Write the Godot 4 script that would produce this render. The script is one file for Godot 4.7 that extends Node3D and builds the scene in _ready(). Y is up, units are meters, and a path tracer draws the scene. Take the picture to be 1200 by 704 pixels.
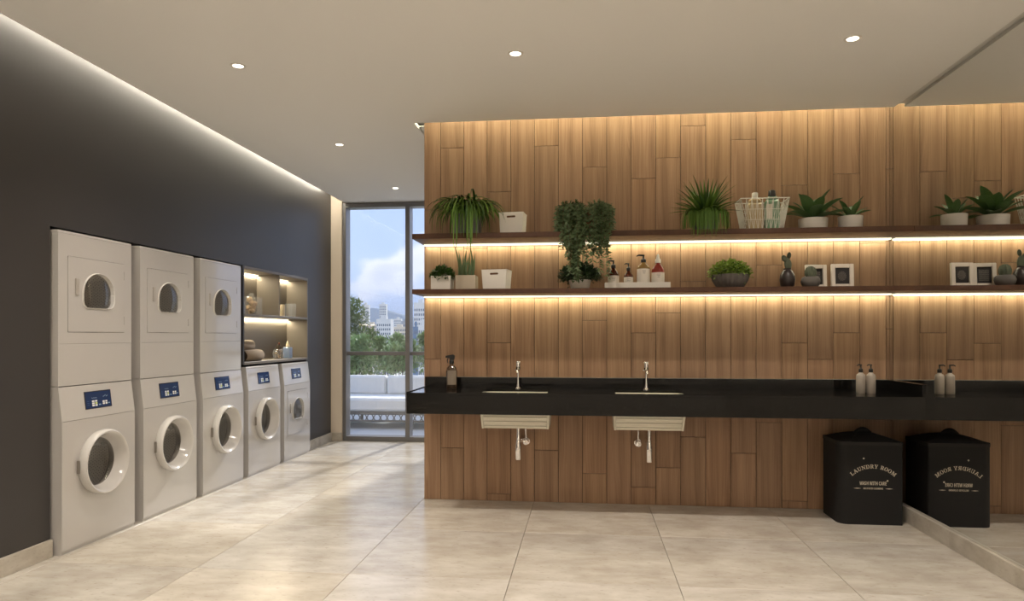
extends Node3D
# Shared laundry room: black-painted wall with washers on the left, wood-clad wall with lit shelves, mirror on the right.
# World: x to the right along the wood wall, y up, camera over the origin; d = distance in front of the camera (z = -d).

const CEIL := 2.94          # underside of the plasterboard ceiling
const LID := 3.24           # structural slab above it
const WOOD := 5.324         # face of the wood wall
const WOOD_L := -1.2755     # its left end
const MIRROR := 2.24        # face of the mirror
const WALL_L := -3.13       # face of the dark wall
const FAR := 8.176          # inner face of the window wall
const REAR := -1.9          # wall behind the camera

var M := {}
var used := {}
var rng := RandomNumberGenerator.new()


# ---------------------------------------------------------------- mesh building
class MB:
	var v := PackedVector3Array()
	var n := PackedVector3Array()
	var t := PackedVector2Array()
	var xf := Transform3D()

	func tri(a: Vector3, b: Vector3, c: Vector3, na: Vector3, nb: Vector3, nc: Vector3, ta := Vector2(), tb := Vector2(), tc := Vector2()) -> void:
		a = xf * a
		b = xf * b
		c = xf * c
		na = (xf.basis * na).normalized()
		nb = (xf.basis * nb).normalized()
		nc = (xf.basis * nc).normalized()
		var g := (b - a).cross(c - a)
		if g.length_squared() < 1e-18:
			return
		if g.dot(na + nb + nc) > 0.0:
			v.append_array([a, c, b])
			n.append_array([na, nc, nb])
			t.append_array([ta, tc, tb])
		else:
			v.append_array([a, b, c])
			n.append_array([na, nb, nc])
			t.append_array([ta, tb, tc])

	func face(a: Vector3, b: Vector3, c: Vector3, out: Vector3) -> void:
		tri(a, b, c, out, out, out, plane(a, out), plane(b, out), plane(c, out))

	func plane(p: Vector3, out: Vector3) -> Vector2:
		var m := out.abs()
		if m.x >= m.y and m.x >= m.z:
			return Vector2(p.z, -p.y)
		if m.y >= m.z:
			return Vector2(p.x, p.z)
		return Vector2(p.x, -p.y)

	func quad(a: Vector3, b: Vector3, c: Vector3, d: Vector3, out: Vector3) -> void:
		face(a, b, c, out)
		face(a, c, d, out)

	func quad_uv(a: Vector3, b: Vector3, c: Vector3, d: Vector3, out: Vector3) -> void:
		tri(a, b, c, out, out, out, Vector2(0, 1), Vector2(1, 1), Vector2(1, 0))
		tri(a, c, d, out, out, out, Vector2(0, 1), Vector2(1, 0), Vector2(0, 0))

	func box(lo: Vector3, hi: Vector3, bevel := 0.0) -> void:
		var c := (lo + hi) / 2.0
		var h := (hi - lo).abs() / 2.0
		var b: float = minf(bevel, minf(h.x, minf(h.y, h.z)) * 0.9)
		for axis in 3:
			var u := (axis + 1) % 3
			var w := (axis + 2) % 3
			for s in [-1.0, 1.0]:
				var out := Vector3()
				out[axis] = s
				var p := []
				for q in [[-1, -1], [1, -1], [1, 1], [-1, 1]]:
					var k := Vector3()
					k[axis] = s * h[axis]
					k[u] = q[0] * (h[u] - b)
					k[w] = q[1] * (h[w] - b)
					p.append(c + k)
				quad(p[0], p[1], p[2], p[3], out)
		if b <= 0.0:
			return
		for axis in 3:
			var u := (axis + 1) % 3
			var w := (axis + 2) % 3
			for su in [-1.0, 1.0]:
				for sw in [-1.0, 1.0]:
					var p := []
					for q in [[-1.0, 0], [1.0, 0], [1.0, 1], [-1.0, 1]]:
						var k := Vector3()
						k[axis] = q[0] * (h[axis] - b)
						k[u] = su * (h[u] - (b if q[1] == 1 else 0.0))
						k[w] = sw * (h[w] - (0.0 if q[1] == 1 else b))
						p.append(c + k)
					var out := Vector3()
					out[u] = su
					out[w] = sw
					quad(p[0], p[1], p[2], p[3], out.normalized())
		for sx in [-1.0, 1.0]:
			for sy in [-1.0, 1.0]:
				for sz in [-1.0, 1.0]:
					var s := Vector3(sx, sy, sz)
					face(c + s * (h - Vector3(0, b, b)), c + s * (h - Vector3(b, 0, b)), c + s * (h - Vector3(b, b, 0)), s.normalized())

	# profile of (radius, height) points turned about the y axis
	func lathe(profile: Array, seg := 32, flute := 0, flute_depth := 0.0) -> void:
		var m := profile.size()
		var sn := []
		for i in m - 1:
			var e: Vector2 = profile[i + 1] - profile[i]
			sn.append(Vector2(e.y, -e.x).normalized() if e.length() > 1e-9 else Vector2(1, 0))
		var vlen := 0.0
		for i in m - 1:
			var n0: Vector2 = sn[i]
			var n1: Vector2 = sn[i]
			if i > 0 and sn[i - 1].dot(sn[i]) > 0.7:
				n0 = (sn[i - 1] + sn[i]).normalized()
			if i < m - 2 and sn[i + 1].dot(sn[i]) > 0.7:
				n1 = (sn[i + 1] + sn[i]).normalized()
			var p0: Vector2 = profile[i]
			var p1: Vector2 = profile[i + 1]
			var l := p0.distance_to(p1)
			for k in seg:
				var a := TAU * k / seg
				var b := TAU * (k + 1) / seg
				var fa := 1.0 - flute_depth * (0.5 + 0.5 * cos(a * flute)) if flute else 1.0
				var fb := 1.0 - flute_depth * (0.5 + 0.5 * cos(b * flute)) if flute else 1.0
				var da := Vector3(cos(a), 0, sin(a))
				var db := Vector3(cos(b), 0, sin(b))
				var sa := Vector3(-sin(a), 0, cos(a)) * (-0.5 * flute_depth * flute * sin(a * flute) if flute else 0.0)
				var sb := Vector3(-sin(b), 0, cos(b)) * (-0.5 * flute_depth * flute * sin(b * flute) if flute else 0.0)
				var A := da * p0.x * fa + Vector3(0, p0.y, 0)
				var B := db * p0.x * fb + Vector3(0, p0.y, 0)
				var C := db * p1.x * fb + Vector3(0, p1.y, 0)
				var D := da * p1.x * fa + Vector3(0, p1.y, 0)
				var nA := da * n0.x + Vector3(0, n0.y, 0) + sa
				var nB := db * n0.x + Vector3(0, n0.y, 0) + sb
				var nC := db * n1.x + Vector3(0, n1.y, 0) + sb
				var nD := da * n1.x + Vector3(0, n1.y, 0) + sa
				var ua := float(k) / seg
				var ub := float(k + 1) / seg
				tri(A, B, C, nA, nB, nC, Vector2(ua, vlen), Vector2(ub, vlen), Vector2(ub, vlen + l))
				tri(A, C, D, nA, nC, nD, Vector2(ua, vlen), Vector2(ub, vlen + l), Vector2(ua, vlen + l))
			vlen += l

	func tube(pts: Array, radii, sides := 8, caps := true) -> void:
		var m := pts.size()
		var rings := []
		var up := Vector3.UP
		for i in m:
			var dir: Vector3 = (pts[mini(i + 1, m - 1)] - pts[maxi(i - 1, 0)]).normalized()
			if absf(dir.dot(up)) > 0.95:
				up = Vector3.RIGHT if absf(dir.x) < 0.9 else Vector3.BACK
			var side := dir.cross(up).normalized()
			up = side.cross(dir).normalized()
			var r: float = radii[i] if radii is Array else radii
			var ring := []
			for k in sides:
				var a := TAU * k / sides
				var d := side * cos(a) + up * sin(a)
				ring.append([pts[i] + d * r, d])
			rings.append(ring)
		for i in m - 1:
			for k in sides:
				var q := (k + 1) % sides
				var A = rings[i][k]
				var B = rings[i][q]
				var C = rings[i + 1][q]
				var D = rings[i + 1][k]
				tri(A[0], B[0], C[0], A[1], B[1], C[1])
				tri(A[0], C[0], D[0], A[1], C[1], D[1])
		if caps:
			for e in [0, m - 1]:
				var out: Vector3 = ((pts[0] - pts[1]) if e == 0 else (pts[m - 1] - pts[m - 2])).normalized()
				for k in sides:
					tri(pts[e], rings[e][k][0], rings[e][(k + 1) % sides][0], out, out, out)

	# outline in (x, y) pushed from z0 to z1
	func prism(poly: PackedVector2Array, z0: float, z1: float, smooth := false) -> void:
		var ids := Geometry2D.triangulate_polygon(poly)
		for i in range(0, ids.size(), 3):
			for s in [[z0, -1.0], [z1, 1.0]]:
				var q := []
				for k in 3:
					var p := poly[ids[i + k]]
					q.append(Vector3(p.x, p.y, s[0]))
				face(q[0], q[1], q[2], Vector3(0, 0, signf(z1 - z0) * s[1]))
		var area := 0.0
		var m := poly.size()
		for i in m:
			area += poly[i].cross(poly[(i + 1) % m])
		var ns := []
		for i in m:
			var e := poly[(i + 1) % m] - poly[i]
			ns.append(Vector2(e.y, -e.x).normalized() * signf(area))
		for i in m:
			var a := poly[i]
			var b := poly[(i + 1) % m]
			var na: Vector2 = (ns[i] + ns[(i + m - 1) % m]).normalized() if smooth else ns[i]
			var nb: Vector2 = (ns[i] + ns[(i + 1) % m]).normalized() if smooth else ns[i]
			var A := Vector3(a.x, a.y, z0)
			var B := Vector3(b.x, b.y, z0)
			var C := Vector3(b.x, b.y, z1)
			var D := Vector3(a.x, a.y, z1)
			var nA := Vector3(na.x, na.y, 0)
			var nB := Vector3(nb.x, nb.y, 0)
			tri(A, B, C, nA, nB, nB, Vector2(a.x, z0), Vector2(b.x, z0), Vector2(b.x, z1))
			tri(A, C, D, nA, nB, nA, Vector2(a.x, z0), Vector2(b.x, z1), Vector2(a.x, z1))

	# flat plate (lo..hi in x, y at height z) with a star-shaped hole round `mid`; the hole's rim goes back to z - depth
	func plate_with_hole(lo: Vector2, hi: Vector2, hole: PackedVector2Array, mid: Vector2, z: float, depth: float) -> void:
		var pts := []
		for p in hole:
			pts.append([(p - mid).angle(), p])
		for c in [lo, hi, Vector2(lo.x, hi.y), Vector2(hi.x, lo.y)]:
			var ray: Vector2 = (c - mid).normalized() * 9.0
			for i in hole.size():
				var hit = Geometry2D.segment_intersects_segment(mid, mid + ray, hole[i], hole[(i + 1) % hole.size()])
				if hit != null:
					pts.append([(c - mid).angle(), hit])
					break
		pts.sort_custom(func(a, b): return a[0] < b[0])
		var out := Vector3(0, 0, 1)
		for i in pts.size():
			var a: Vector2 = pts[i][1]
			var b: Vector2 = pts[(i + 1) % pts.size()][1]
			var A := Vector3(a.x, a.y, z)
			var B := Vector3(b.x, b.y, z)
			var ea := edge(pts[i][0], lo, hi, mid)
			var eb := edge(pts[(i + 1) % pts.size()][0], lo, hi, mid)
			quad(A, B, Vector3(eb.x, eb.y, z), Vector3(ea.x, ea.y, z), out)
			var inw := Vector3(mid.x - (a.x + b.x) / 2.0, mid.y - (a.y + b.y) / 2.0, 0).normalized()
			quad(A, B, B - out * depth, A - out * depth, inw)

	func edge(angle: float, lo: Vector2, hi: Vector2, mid: Vector2) -> Vector2:
		var d := Vector2(cos(angle), sin(angle))
		var k := INF
		if absf(d.x) > 1e-6:
			k = minf(k, ((hi.x if d.x > 0.0 else lo.x) - mid.x) / d.x)
		if absf(d.y) > 1e-6:
			k = minf(k, ((hi.y if d.y > 0.0 else lo.y) - mid.y) / d.y)
		return mid + d * k

	func ellipsoid(c: Vector3, r: Vector3, seg := 16, rings := 10) -> void:
		for i in rings:
			for k in seg:
				var q := []
				for e in [[i, k], [i, k + 1], [i + 1, k + 1], [i + 1, k]]:
					var th: float = PI * e[0] / rings
					var ph: float = TAU * e[1] / seg
					q.append(Vector3(sin(th) * cos(ph), cos(th), sin(th) * sin(ph)))
				tri(c + q[0] * r, c + q[1] * r, c + q[2] * r, q[0] / r, q[1] / r, q[2] / r)
				tri(c + q[0] * r, c + q[2] * r, c + q[3] * r, q[0] / r, q[2] / r, q[3] / r)

	# a leaf or blade along pts; w = width at each point; fold = how deep its middle lies; side = across direction
	func blade(pts: Array, w: Array, side: Vector3, fold := 0.15) -> void:
		var m := pts.size()
		for i in m - 1:
			var d: Vector3 = pts[i + 1] - pts[i]
			var up := side.cross(d).normalized()
			if up.y < 0.0:
				up = -up
			var l0: Vector3 = pts[i] - side * w[i] * 0.5 + up * w[i] * fold
			var r0: Vector3 = pts[i] + side * w[i] * 0.5 + up * w[i] * fold
			var l1: Vector3 = pts[i + 1] - side * w[i + 1] * 0.5 + up * w[i + 1] * fold
			var r1: Vector3 = pts[i + 1] + side * w[i + 1] * 0.5 + up * w[i + 1] * fold
			var nl := (up + side * fold).normalized()
			var nr := (up - side * fold).normalized()
			face(l0, pts[i], pts[i + 1], nl)
			face(l0, pts[i + 1], l1, nl)
			face(r0, pts[i], pts[i + 1], nr)
			face(r0, pts[i + 1], r1, nr)

	func mesh() -> ArrayMesh:
		var a := []
		a.resize(Mesh.ARRAY_MAX)
		a[Mesh.ARRAY_VERTEX] = v
		a[Mesh.ARRAY_NORMAL] = n
		a[Mesh.ARRAY_TEX_UV] = t
		var out := ArrayMesh.new()
		out.add_surface_from_arrays(Mesh.PRIMITIVE_TRIANGLES, a)
		return out


# ---------------------------------------------------------------- scene tree helpers
func P(x: float, y: float, d: float) -> Vector3:
	return Vector3(x, y, -d)


func numbered(called: String) -> String:
	if not used.has(called):
		used[called] = 0
		return called
	used[called] += 1
	return "%s_%03d" % [called, used[called]]


func tag(o: Node, label: String, category: String, group := "") -> Node:
	o.set_meta("label", label)
	o.set_meta("category", category)
	if group:
		o.set_meta("group", group)
	return o


func thing(called: String, label: String, category: String, at := Vector3.ZERO, turn := 0.0, group := "") -> Node3D:
	var o := Node3D.new()
	o.name = numbered(called)
	add_child(o, true)
	o.position = at
	o.rotation.y = turn
	tag(o, label, category, group)
	return o


func part(called: String, mb: MB, mat: Material, parent: Node) -> MeshInstance3D:
	return put(called, mb.mesh(), mat, parent)


func put(called: String, mesh: Mesh, mat: Material, parent: Node) -> MeshInstance3D:
	var o := MeshInstance3D.new()
	o.name = numbered(called) if parent == self else called
	o.mesh = mesh
	o.material_override = mat
	o.cast_shadow = GeometryInstance3D.SHADOW_CASTING_SETTING_ON
	parent.add_child(o, true)
	return o


func struct(called: String, mb: MB, mat: Material) -> MeshInstance3D:
	var o := part(called, mb, mat, self)
	o.set_meta("kind", "structure")
	return o


func struct_node(called: String) -> Node3D:
	var o := Node3D.new()
	o.name = numbered(called)
	o.set_meta("kind", "structure")
	add_child(o, true)
	return o


func boxes(list: Array, bevel := 0.0) -> MB:
	var mb := MB.new()
	for b in list:
		mb.box(b[0], b[1], bevel)
	return mb


func lathed(profile: Array, seg := 32, at := Vector3.ZERO, flute := 0, depth := 0.0) -> MB:
	var mb := MB.new()
	mb.xf.origin = at
	mb.lathe(profile, seg, flute, depth)
	return mb


func V(a: float, b: float) -> Vector2:
	return Vector2(a, b)


# ---------------------------------------------------------------- materials
func mat(color: Color, rough := 0.5, metal := 0.0, spec := 0.5) -> StandardMaterial3D:
	var m := StandardMaterial3D.new()
	m.albedo_color = color
	m.roughness = rough
	m.metallic = metal
	m.metallic_specular = spec
	return m


func glass(color: Color, alpha := 0.05, rough := 0.02) -> StandardMaterial3D:
	var m := mat(Color(color.r, color.g, color.b, alpha), rough)
	m.transparency = BaseMaterial3D.TRANSPARENCY_ALPHA
	return m


func leafy(color: Color, rough := 0.55) -> StandardMaterial3D:
	var m := mat(color, rough, 0.0, 0.4)
	m.backlight_enabled = true
	m.backlight = Color(color.r * 0.5, color.g * 0.5, color.b * 0.3)
	return m


func glow(color: Color, energy: float) -> StandardMaterial3D:
	var m := mat(Color(0.9, 0.9, 0.9))
	m.emission_enabled = true
	m.emission = color
	m.emission_energy_multiplier = energy
	return m


func noise(seed_: int, freq: float, octaves := 4) -> FastNoiseLite:
	var f := FastNoiseLite.new()
	f.seed = seed_
	f.noise_type = FastNoiseLite.TYPE_SIMPLEX_SMOOTH
	f.frequency = freq
	f.fractal_octaves = octaves
	return f


# straight-grained wood: streaks run along v
func wood_image() -> ImageTexture:
	var w := 512
	var h := 1024
	var fine := noise(3, 0.11, 3)
	var broad := noise(8, 0.012, 3)
	var pore := noise(21, 0.3, 1)
	var data := PackedByteArray()
	data.resize(w * h * 3)
	var c0 := Color(0.51, 0.398, 0.31)
	var c1 := Color(0.712, 0.588, 0.476)
	for y in h:
		for x in w:
			var b := broad.get_noise_2d(x, y * 0.12)
			var s := fine.get_noise_2d(x + b * 26.0, y * 0.012)
			var k := 0.56 + 0.38 * b + 0.30 * s
			if pore.get_noise_2d(x, y * 0.035) > 0.52:
				k -= 0.11
			var c := c0.lerp(c1, clampf(k, 0.0, 1.0))
			var i := (y * w + x) * 3
			data[i] = int(c.r * 255.0)
			data[i + 1] = int(c.g * 255.0)
			data[i + 2] = int(c.b * 255.0)
	return ImageTexture.create_from_image(Image.create_from_data(w, h, false, Image.FORMAT_RGB8, data))


# limestone: cloudy ground with streaks along u and small darker pits
func stone_image() -> ImageTexture:
	var w := 1024
	var h := 1024
	var cloud := noise(5, 0.006, 5)
	var streak := noise(12, 0.02, 4)
	var pit := noise(33, 0.05, 2)
	var data := PackedByteArray()
	data.resize(w * h * 3)
	var c0 := Color(0.68, 0.65, 0.605)
	var c1 := Color(0.81, 0.793, 0.76)
	for y in h:
		for x in w:
			var k := 0.60 + 0.55 * cloud.get_noise_2d(x * 0.8, y) + 0.26 * streak.get_noise_2d(x * 0.5, y * 1.3)
			var q := pit.get_noise_2d(x * 0.6, y * 1.7)
			if q > 0.45:
				k -= (q - 0.45) * 1.8
			var c := c0.lerp(c1, clampf(k, 0.0, 1.0))
			var i := (y * w + x) * 3
			data[i] = int(c.r * 255.0)
			data[i + 1] = int(c.g * 255.0)
			data[i + 2] = int(c.b * 255.0)
	return ImageTexture.create_from_image(Image.create_from_data(w, h, false, Image.FORMAT_RGB8, data))


func granite_image() -> ImageTexture:
	var im := Image.create(512, 512, false, Image.FORMAT_RGB8)
	im.fill(Color(0.078, 0.072, 0.069))
	var r := RandomNumberGenerator.new()
	r.seed = 4
	for k in 2600:
		var g := r.randf_range(0.045, 0.13)
		im.fill_rect(Rect2i(r.randi_range(0, 508), r.randi_range(0, 508), r.randi_range(1, 3), r.randi_range(1, 3)), Color(g, g * 0.97, g * 0.93))
	for k in 46:
		var g := r.randf_range(0.22, 0.42)
		im.fill_rect(Rect2i(r.randi_range(0, 508), r.randi_range(0, 508), r.randi_range(1, 3), r.randi_range(1, 3)), Color(g, g, g * 0.95))
	return ImageTexture.create_from_image(im)


func drum_image() -> ImageTexture:
	var im := Image.create(128, 128, false, Image.FORMAT_RGB8)
	im.fill(Color(0.80, 0.79, 0.77))
	for y in 4:
		for x in 4:
			var cx := x * 32 + (16 if y % 2 else 4)
			for dy in range(-5, 6):
				for dx in range(-5, 6):
					if dx * dx + dy * dy <= 17:
						im.set_pixel(posmod(cx + dx, 128), posmod(y * 32 + 16 + dy, 128), Color(0.07, 0.065, 0.06))
	return ImageTexture.create_from_image(im)


func display_image() -> ImageTexture:
	var im := Image.create(256, 128, false, Image.FORMAT_RGB8)
	im.fill(Color(0.05, 0.12, 0.25))
	im.fill_rect(Rect2i(4, 4, 248, 120), Color(0.065, 0.17, 0.35))
	var white := Color(0.88, 0.90, 0.90)
	var pale := Color(0.50, 0.62, 0.74)
	for r in 3:
		im.fill_rect(Rect2i(62, 68 + r * 16, 24, 13), white)
		im.fill_rect(Rect2i(92, 68 + r * 16, 22, 13), white if r != 1 else Color(0.80, 0.85, 0.55))
	for r in 2:
		im.fill_rect(Rect2i(166, 78 + r * 16, 22, 13), white)
		im.fill_rect(Rect2i(194, 78 + r * 16, 20, 13), white)
	im.fill_rect(Rect2i(126, 100, 24, 9), pale)
	im.fill_rect(Rect2i(220, 96, 20, 8), pale)
	for k in 6:
		im.fill_rect(Rect2i(62 + k * 9, 46 + (k % 2) * 3, 6, 5), pale)
	for k in 5:
		im.fill_rect(Rect2i(176 + k * 10, 42 - (k % 3) * 4, 6, 7), pale)
	for k in 3:
		im.fill_rect(Rect2i(16, 70 + k * 14, 20, 4), Color(0.2, 0.32, 0.5))
	return ImageTexture.create_from_image(im)


# print of a framed picture: pale ornament on a dark ground
func print_image(kind: int) -> ImageTexture:
	var n := 128
	var im := Image.create(n, n, false, Image.FORMAT_RGB8)
	im.fill(Color(0.10, 0.09, 0.085))
	var pale := Color(0.52, 0.49, 0.45)
	for y in n:
		for x in n:
			var dx := (x - 64.0) / 64.0
			var dy := (y - 64.0) / 64.0
			var r := sqrt(dx * dx + dy * dy)
			var a := atan2(dy, dx)
			if kind == 0:
				if r < 0.68 and sin(r * 34.0 + 2.0 * sin(a * 12.0)) > 0.35:
					im.set_pixel(x, y, pale)
			elif absf(dx) < 0.78 and absf(dy) < 0.8:
				var row := int((dy + 0.8) / 0.27)
				var q := fposmod((dy + 0.8) / 0.27, 1.0)
				if q > 0.22 and sin(x * (0.34 + 0.11 * (row % 3)) + row * 2.3) * sin(y * 0.8 + x * 0.13) > 0.05:
					im.set_pixel(x, y, pale)
	return ImageTexture.create_from_image(im)


# even daylight sky with broken cloud, the same all round
func sky_image() -> ImageTexture:
	var w := 2048
	var h := 1024
	var f := noise(17, 4.2, 6)
	var g := noise(41, 14.0, 4)
	var data := PackedFloat32Array()
	data.resize(w * h * 3)
	var half := h / 2
	for y in half + 8:
		var el := PI * (0.5 - (y + 0.5) / h)
		for x in w:
			var az := TAU * (x + 0.5) / w
			var e := Vector3(cos(el) * cos(az), sin(el) * 1.7, cos(el) * sin(az))
			var k := f.get_noise_3dv(e) + 0.22 * g.get_noise_3dv(e)
			var cover := smoothstep(-0.04, 0.20, k + 0.02)
			var up := clampf(sin(el), 0.0, 1.0)
			var blue := Color(0.47, 0.59, 0.87).lerp(Color(0.25, 0.42, 0.80), pow(up, 0.7))
			var haze := pow(1.0 - up, 16.0) * 0.30
			var cloud := Color(0.74, 0.78, 0.90).lerp(Color(0.52, 0.58, 0.74), smoothstep(0.12, 0.55, k) * 0.8)
			var c := blue.lerp(cloud, cover * 0.92).lerp(Color(0.66, 0.71, 0.84), haze)
			var i := (y * w + x) * 3
			data[i] = c.r
			data[i + 1] = c.g
			data[i + 2] = c.b
	for i in range((half + 8) * w * 3, data.size(), 3):
		data[i] = 0.45
		data[i + 1] = 0.46
		data[i + 2] = 0.47
	return ImageTexture.create_from_image(Image.create_from_data(w, h, false, Image.FORMAT_RGBF, data.to_byte_array()))


func make_materials() -> void:
	var wood := wood_image()
	M.board = []
	for tint in [Color(1.0, 0.985, 0.97), Color(0.965, 0.95, 0.93), Color(1.0, 0.985, 0.95), Color(0.985, 0.96, 0.93), Color(0.955, 0.945, 0.93)]:
		var m := mat(tint, 0.42, 0.0, 0.4)
		m.albedo_texture = wood
		m.uv1_scale = Vector3(1.9, 0.42, 1)
		M.board.append(m)
	M.walnut = mat(Color(0.50, 0.42, 0.375), 0.45, 0.0, 0.4)
	M.walnut.albedo_texture = wood
	M.walnut.uv1_scale = Vector3(0.42, 2.4, 1)
	M.board_core = mat(Color(0.13, 0.085, 0.06), 0.9)
	M.tile = []
	var stone := stone_image()
	for tint in [Color(1.0, 1.0, 1.0), Color(0.97, 0.965, 0.955), Color(1.0, 0.99, 0.97)]:
		var m := mat(tint, 0.24, 0.0, 0.45)
		m.albedo_texture = stone
		m.uv1_scale = Vector3(0.50, 0.50, 1)
		M.tile.append(m)
	M.stone_trim = mat(Color(0.95, 0.94, 0.92), 0.3)
	M.stone_trim.albedo_texture = stone
	M.stone_trim.uv1_scale = Vector3(0.9, 0.9, 1)
	M.jamb = mat(Color(0.87, 0.815, 0.74), 0.6)
	M.grout = mat(Color(0.66, 0.61, 0.53), 0.9)
	M.paint_dark = mat(Color(0.222, 0.211, 0.208), 0.42, 0.0, 0.5)
	M.ceiling = mat(Color(0.93, 0.925, 0.91), 0.95, 0.0, 0.2)
	M.plaster = mat(Color(0.90, 0.885, 0.86), 0.9, 0.0, 0.3)
	M.granite = mat(Color(1, 1, 1), 0.10, 0.0, 0.38)
	M.granite.albedo_texture = granite_image()
	M.granite.uv1_scale = Vector3(2.0, 2.0, 1)
	M.mirror = mat(Color(0.91, 0.91, 0.90), 0.0, 1.0)
	M.enamel = mat(Color(0.755, 0.742, 0.728), 0.16, 0.0, 0.62)
	M.enamel_ring = mat(Color(0.80, 0.79, 0.775), 0.14, 0.0, 0.55)
	M.enamel.clearcoat_enabled = true
	M.enamel.clearcoat = 0.8
	M.enamel.clearcoat_roughness = 0.05
	M.steel = mat(Color(0.80, 0.79, 0.77), 0.22, 1.0)
	M.drum = mat(Color(0.96, 0.95, 0.93), 0.28, 0.35)
	M.drum.albedo_texture = drum_image()
	M.drum.uv1_scale = Vector3(18, 18, 1)
	M.chrome = mat(Color(0.92, 0.91, 0.90), 0.06, 1.0)
	M.black_plastic = mat(Color(0.09, 0.085, 0.08), 0.35)
	M.grey_plastic = mat(Color(0.50, 0.475, 0.445), 0.4)
	M.handle = mat(Color(0.66, 0.64, 0.61), 0.35)
	M.display = mat(Color(1, 1, 1), 0.12)
	M.display.albedo_texture = display_image()
	M.pane = glass(Color(0.95, 0.97, 0.98), 0.03, 0.0)
	M.door_glass = glass(Color(0.80, 0.82, 0.84), 0.02, 0.02)
	M.jar_glass = glass(Color(0.93, 0.95, 0.95), 0.07, 0.02)
	M.smoke_glass = glass(Color(0.30, 0.23, 0.17), 0.62, 0.04)
	M.aluminium = mat(Color(0.47, 0.46, 0.455), 0.32, 0.4)
	M.white = mat(Color(0.88, 0.86, 0.82), 0.5)
	M.white_satin = mat(Color(0.90, 0.885, 0.85), 0.3)
	M.ceramic = mat(Color(0.90, 0.88, 0.81), 0.25)
	M.led = glow(Color(0.99, 0.965, 0.84), 1.15)
	M.led_cove = glow(Color(1.0, 0.93, 0.78), 1.6)
	M.led_niche = glow(Color(1.0, 0.94, 0.80), 1.8)
	M.lamp = glow(Color(1.0, 0.95, 0.88), 6.0)
	M.cabinet = mat(Color(0.44, 0.41, 0.375), 0.45)
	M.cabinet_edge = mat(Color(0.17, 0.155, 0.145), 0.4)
	M.fern = leafy(Color(0.30, 0.42, 0.15))
	M.fern_light = leafy(Color(0.40, 0.52, 0.22))
	M.fern_dark = leafy(Color(0.20, 0.31, 0.12))
	M.ivy = leafy(Color(0.36, 0.43, 0.29))
	M.ivy_dark = leafy(Color(0.26, 0.33, 0.21))
	M.moss = leafy(Color(0.15, 0.23, 0.15))
	M.lime = leafy(Color(0.48, 0.58, 0.22))
	M.succulent = leafy(Color(0.26, 0.36, 0.22), 0.45)
	M.snake = leafy(Color(0.37, 0.44, 0.33), 0.45)
	M.cactus = mat(Color(0.33, 0.355, 0.28), 0.8)
	M.soil = mat(Color(0.14, 0.10, 0.07), 1.0)
	M.pot_grey = mat(Color(0.36, 0.36, 0.35), 0.35)
	M.pot_stone = mat(Color(0.36, 0.34, 0.32), 0.8)
	M.pot_cream = mat(Color(0.74, 0.69, 0.61), 0.75)
	M.vase = mat(Color(0.20, 0.165, 0.155), 0.35)
	M.wicker = mat(Color(0.38, 0.25, 0.15), 0.85)
	M.amber = mat(Color(0.30, 0.125, 0.045), 0.08)
	M.honey = mat(Color(0.56, 0.44, 0.25), 0.08)
	M.rose = mat(Color(0.52, 0.165, 0.12), 0.10)
	M.label = mat(Color(0.86, 0.83, 0.78), 0.6)
	M.spray_label = mat(Color(0.56, 0.51, 0.45), 0.6)
	M.label_ink = mat(Color(0.36, 0.32, 0.30), 0.7)
	M.green_bottle = mat(Color(0.47, 0.60, 0.49), 0.3)
	M.beige_bottle = mat(Color(0.72, 0.64, 0.50), 0.3)
	M.frame = mat(Color(0.90, 0.865, 0.81), 0.5)
	M.mount = mat(Color(0.16, 0.13, 0.115), 0.6)
	M.print = []
	for k in 2:
		var m := mat(Color(1, 1, 1), 0.55)
		m.albedo_texture = print_image(k)
		M.print.append(m)
	M.hamper = mat(Color(0.075, 0.07, 0.065), 0.85)
	M.hamper_trim = mat(Color(0.115, 0.11, 0.10), 0.8)
	M.ink = mat(Color(0.78, 0.74, 0.66), 0.8)
	M.towel = mat(Color(0.48, 0.42, 0.35), 1.0)
	M.towel.rim_enabled = true
	M.towel.rim = 0.5
	M.towel_dark = mat(Color(0.21, 0.165, 0.125), 1.0)
	M.shell = mat(Color(0.80, 0.68, 0.54), 0.6)
	M.candle = mat(Color(0.86, 0.80, 0.68), 0.5)
	M.blue_glass = mat(Color(0.55, 0.62, 0.74), 0.1)
	M.cushion = mat(Color(0.90, 0.90, 0.89), 0.9)
	M.rope = mat(Color(0.42, 0.41, 0.39), 0.8)
	M.deck = mat(Color(0.80, 0.81, 0.82), 0.5)
	M.render_white = mat(Color(0.90, 0.89, 0.87), 0.9)
	M.render_cream = mat(Color(0.87, 0.82, 0.74), 0.9)
	M.render_grey = mat(Color(0.66, 0.67, 0.69), 0.9)
	M.render_blue = mat(Color(0.40, 0.50, 0.62), 0.5)
	M.far_window = mat(Color(0.40, 0.44, 0.50), 0.3)
	M.hill = mat(Color(0.40, 0.43, 0.33), 1.0)
	M.ground = mat(Color(0.72, 0.72, 0.68), 1.0)
	M.tree = leafy(Color(0.40, 0.47, 0.30))
	M.shrub = leafy(Color(0.56, 0.66, 0.46))
	M.bark = mat(Color(0.28, 0.23, 0.18), 1.0)


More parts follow.
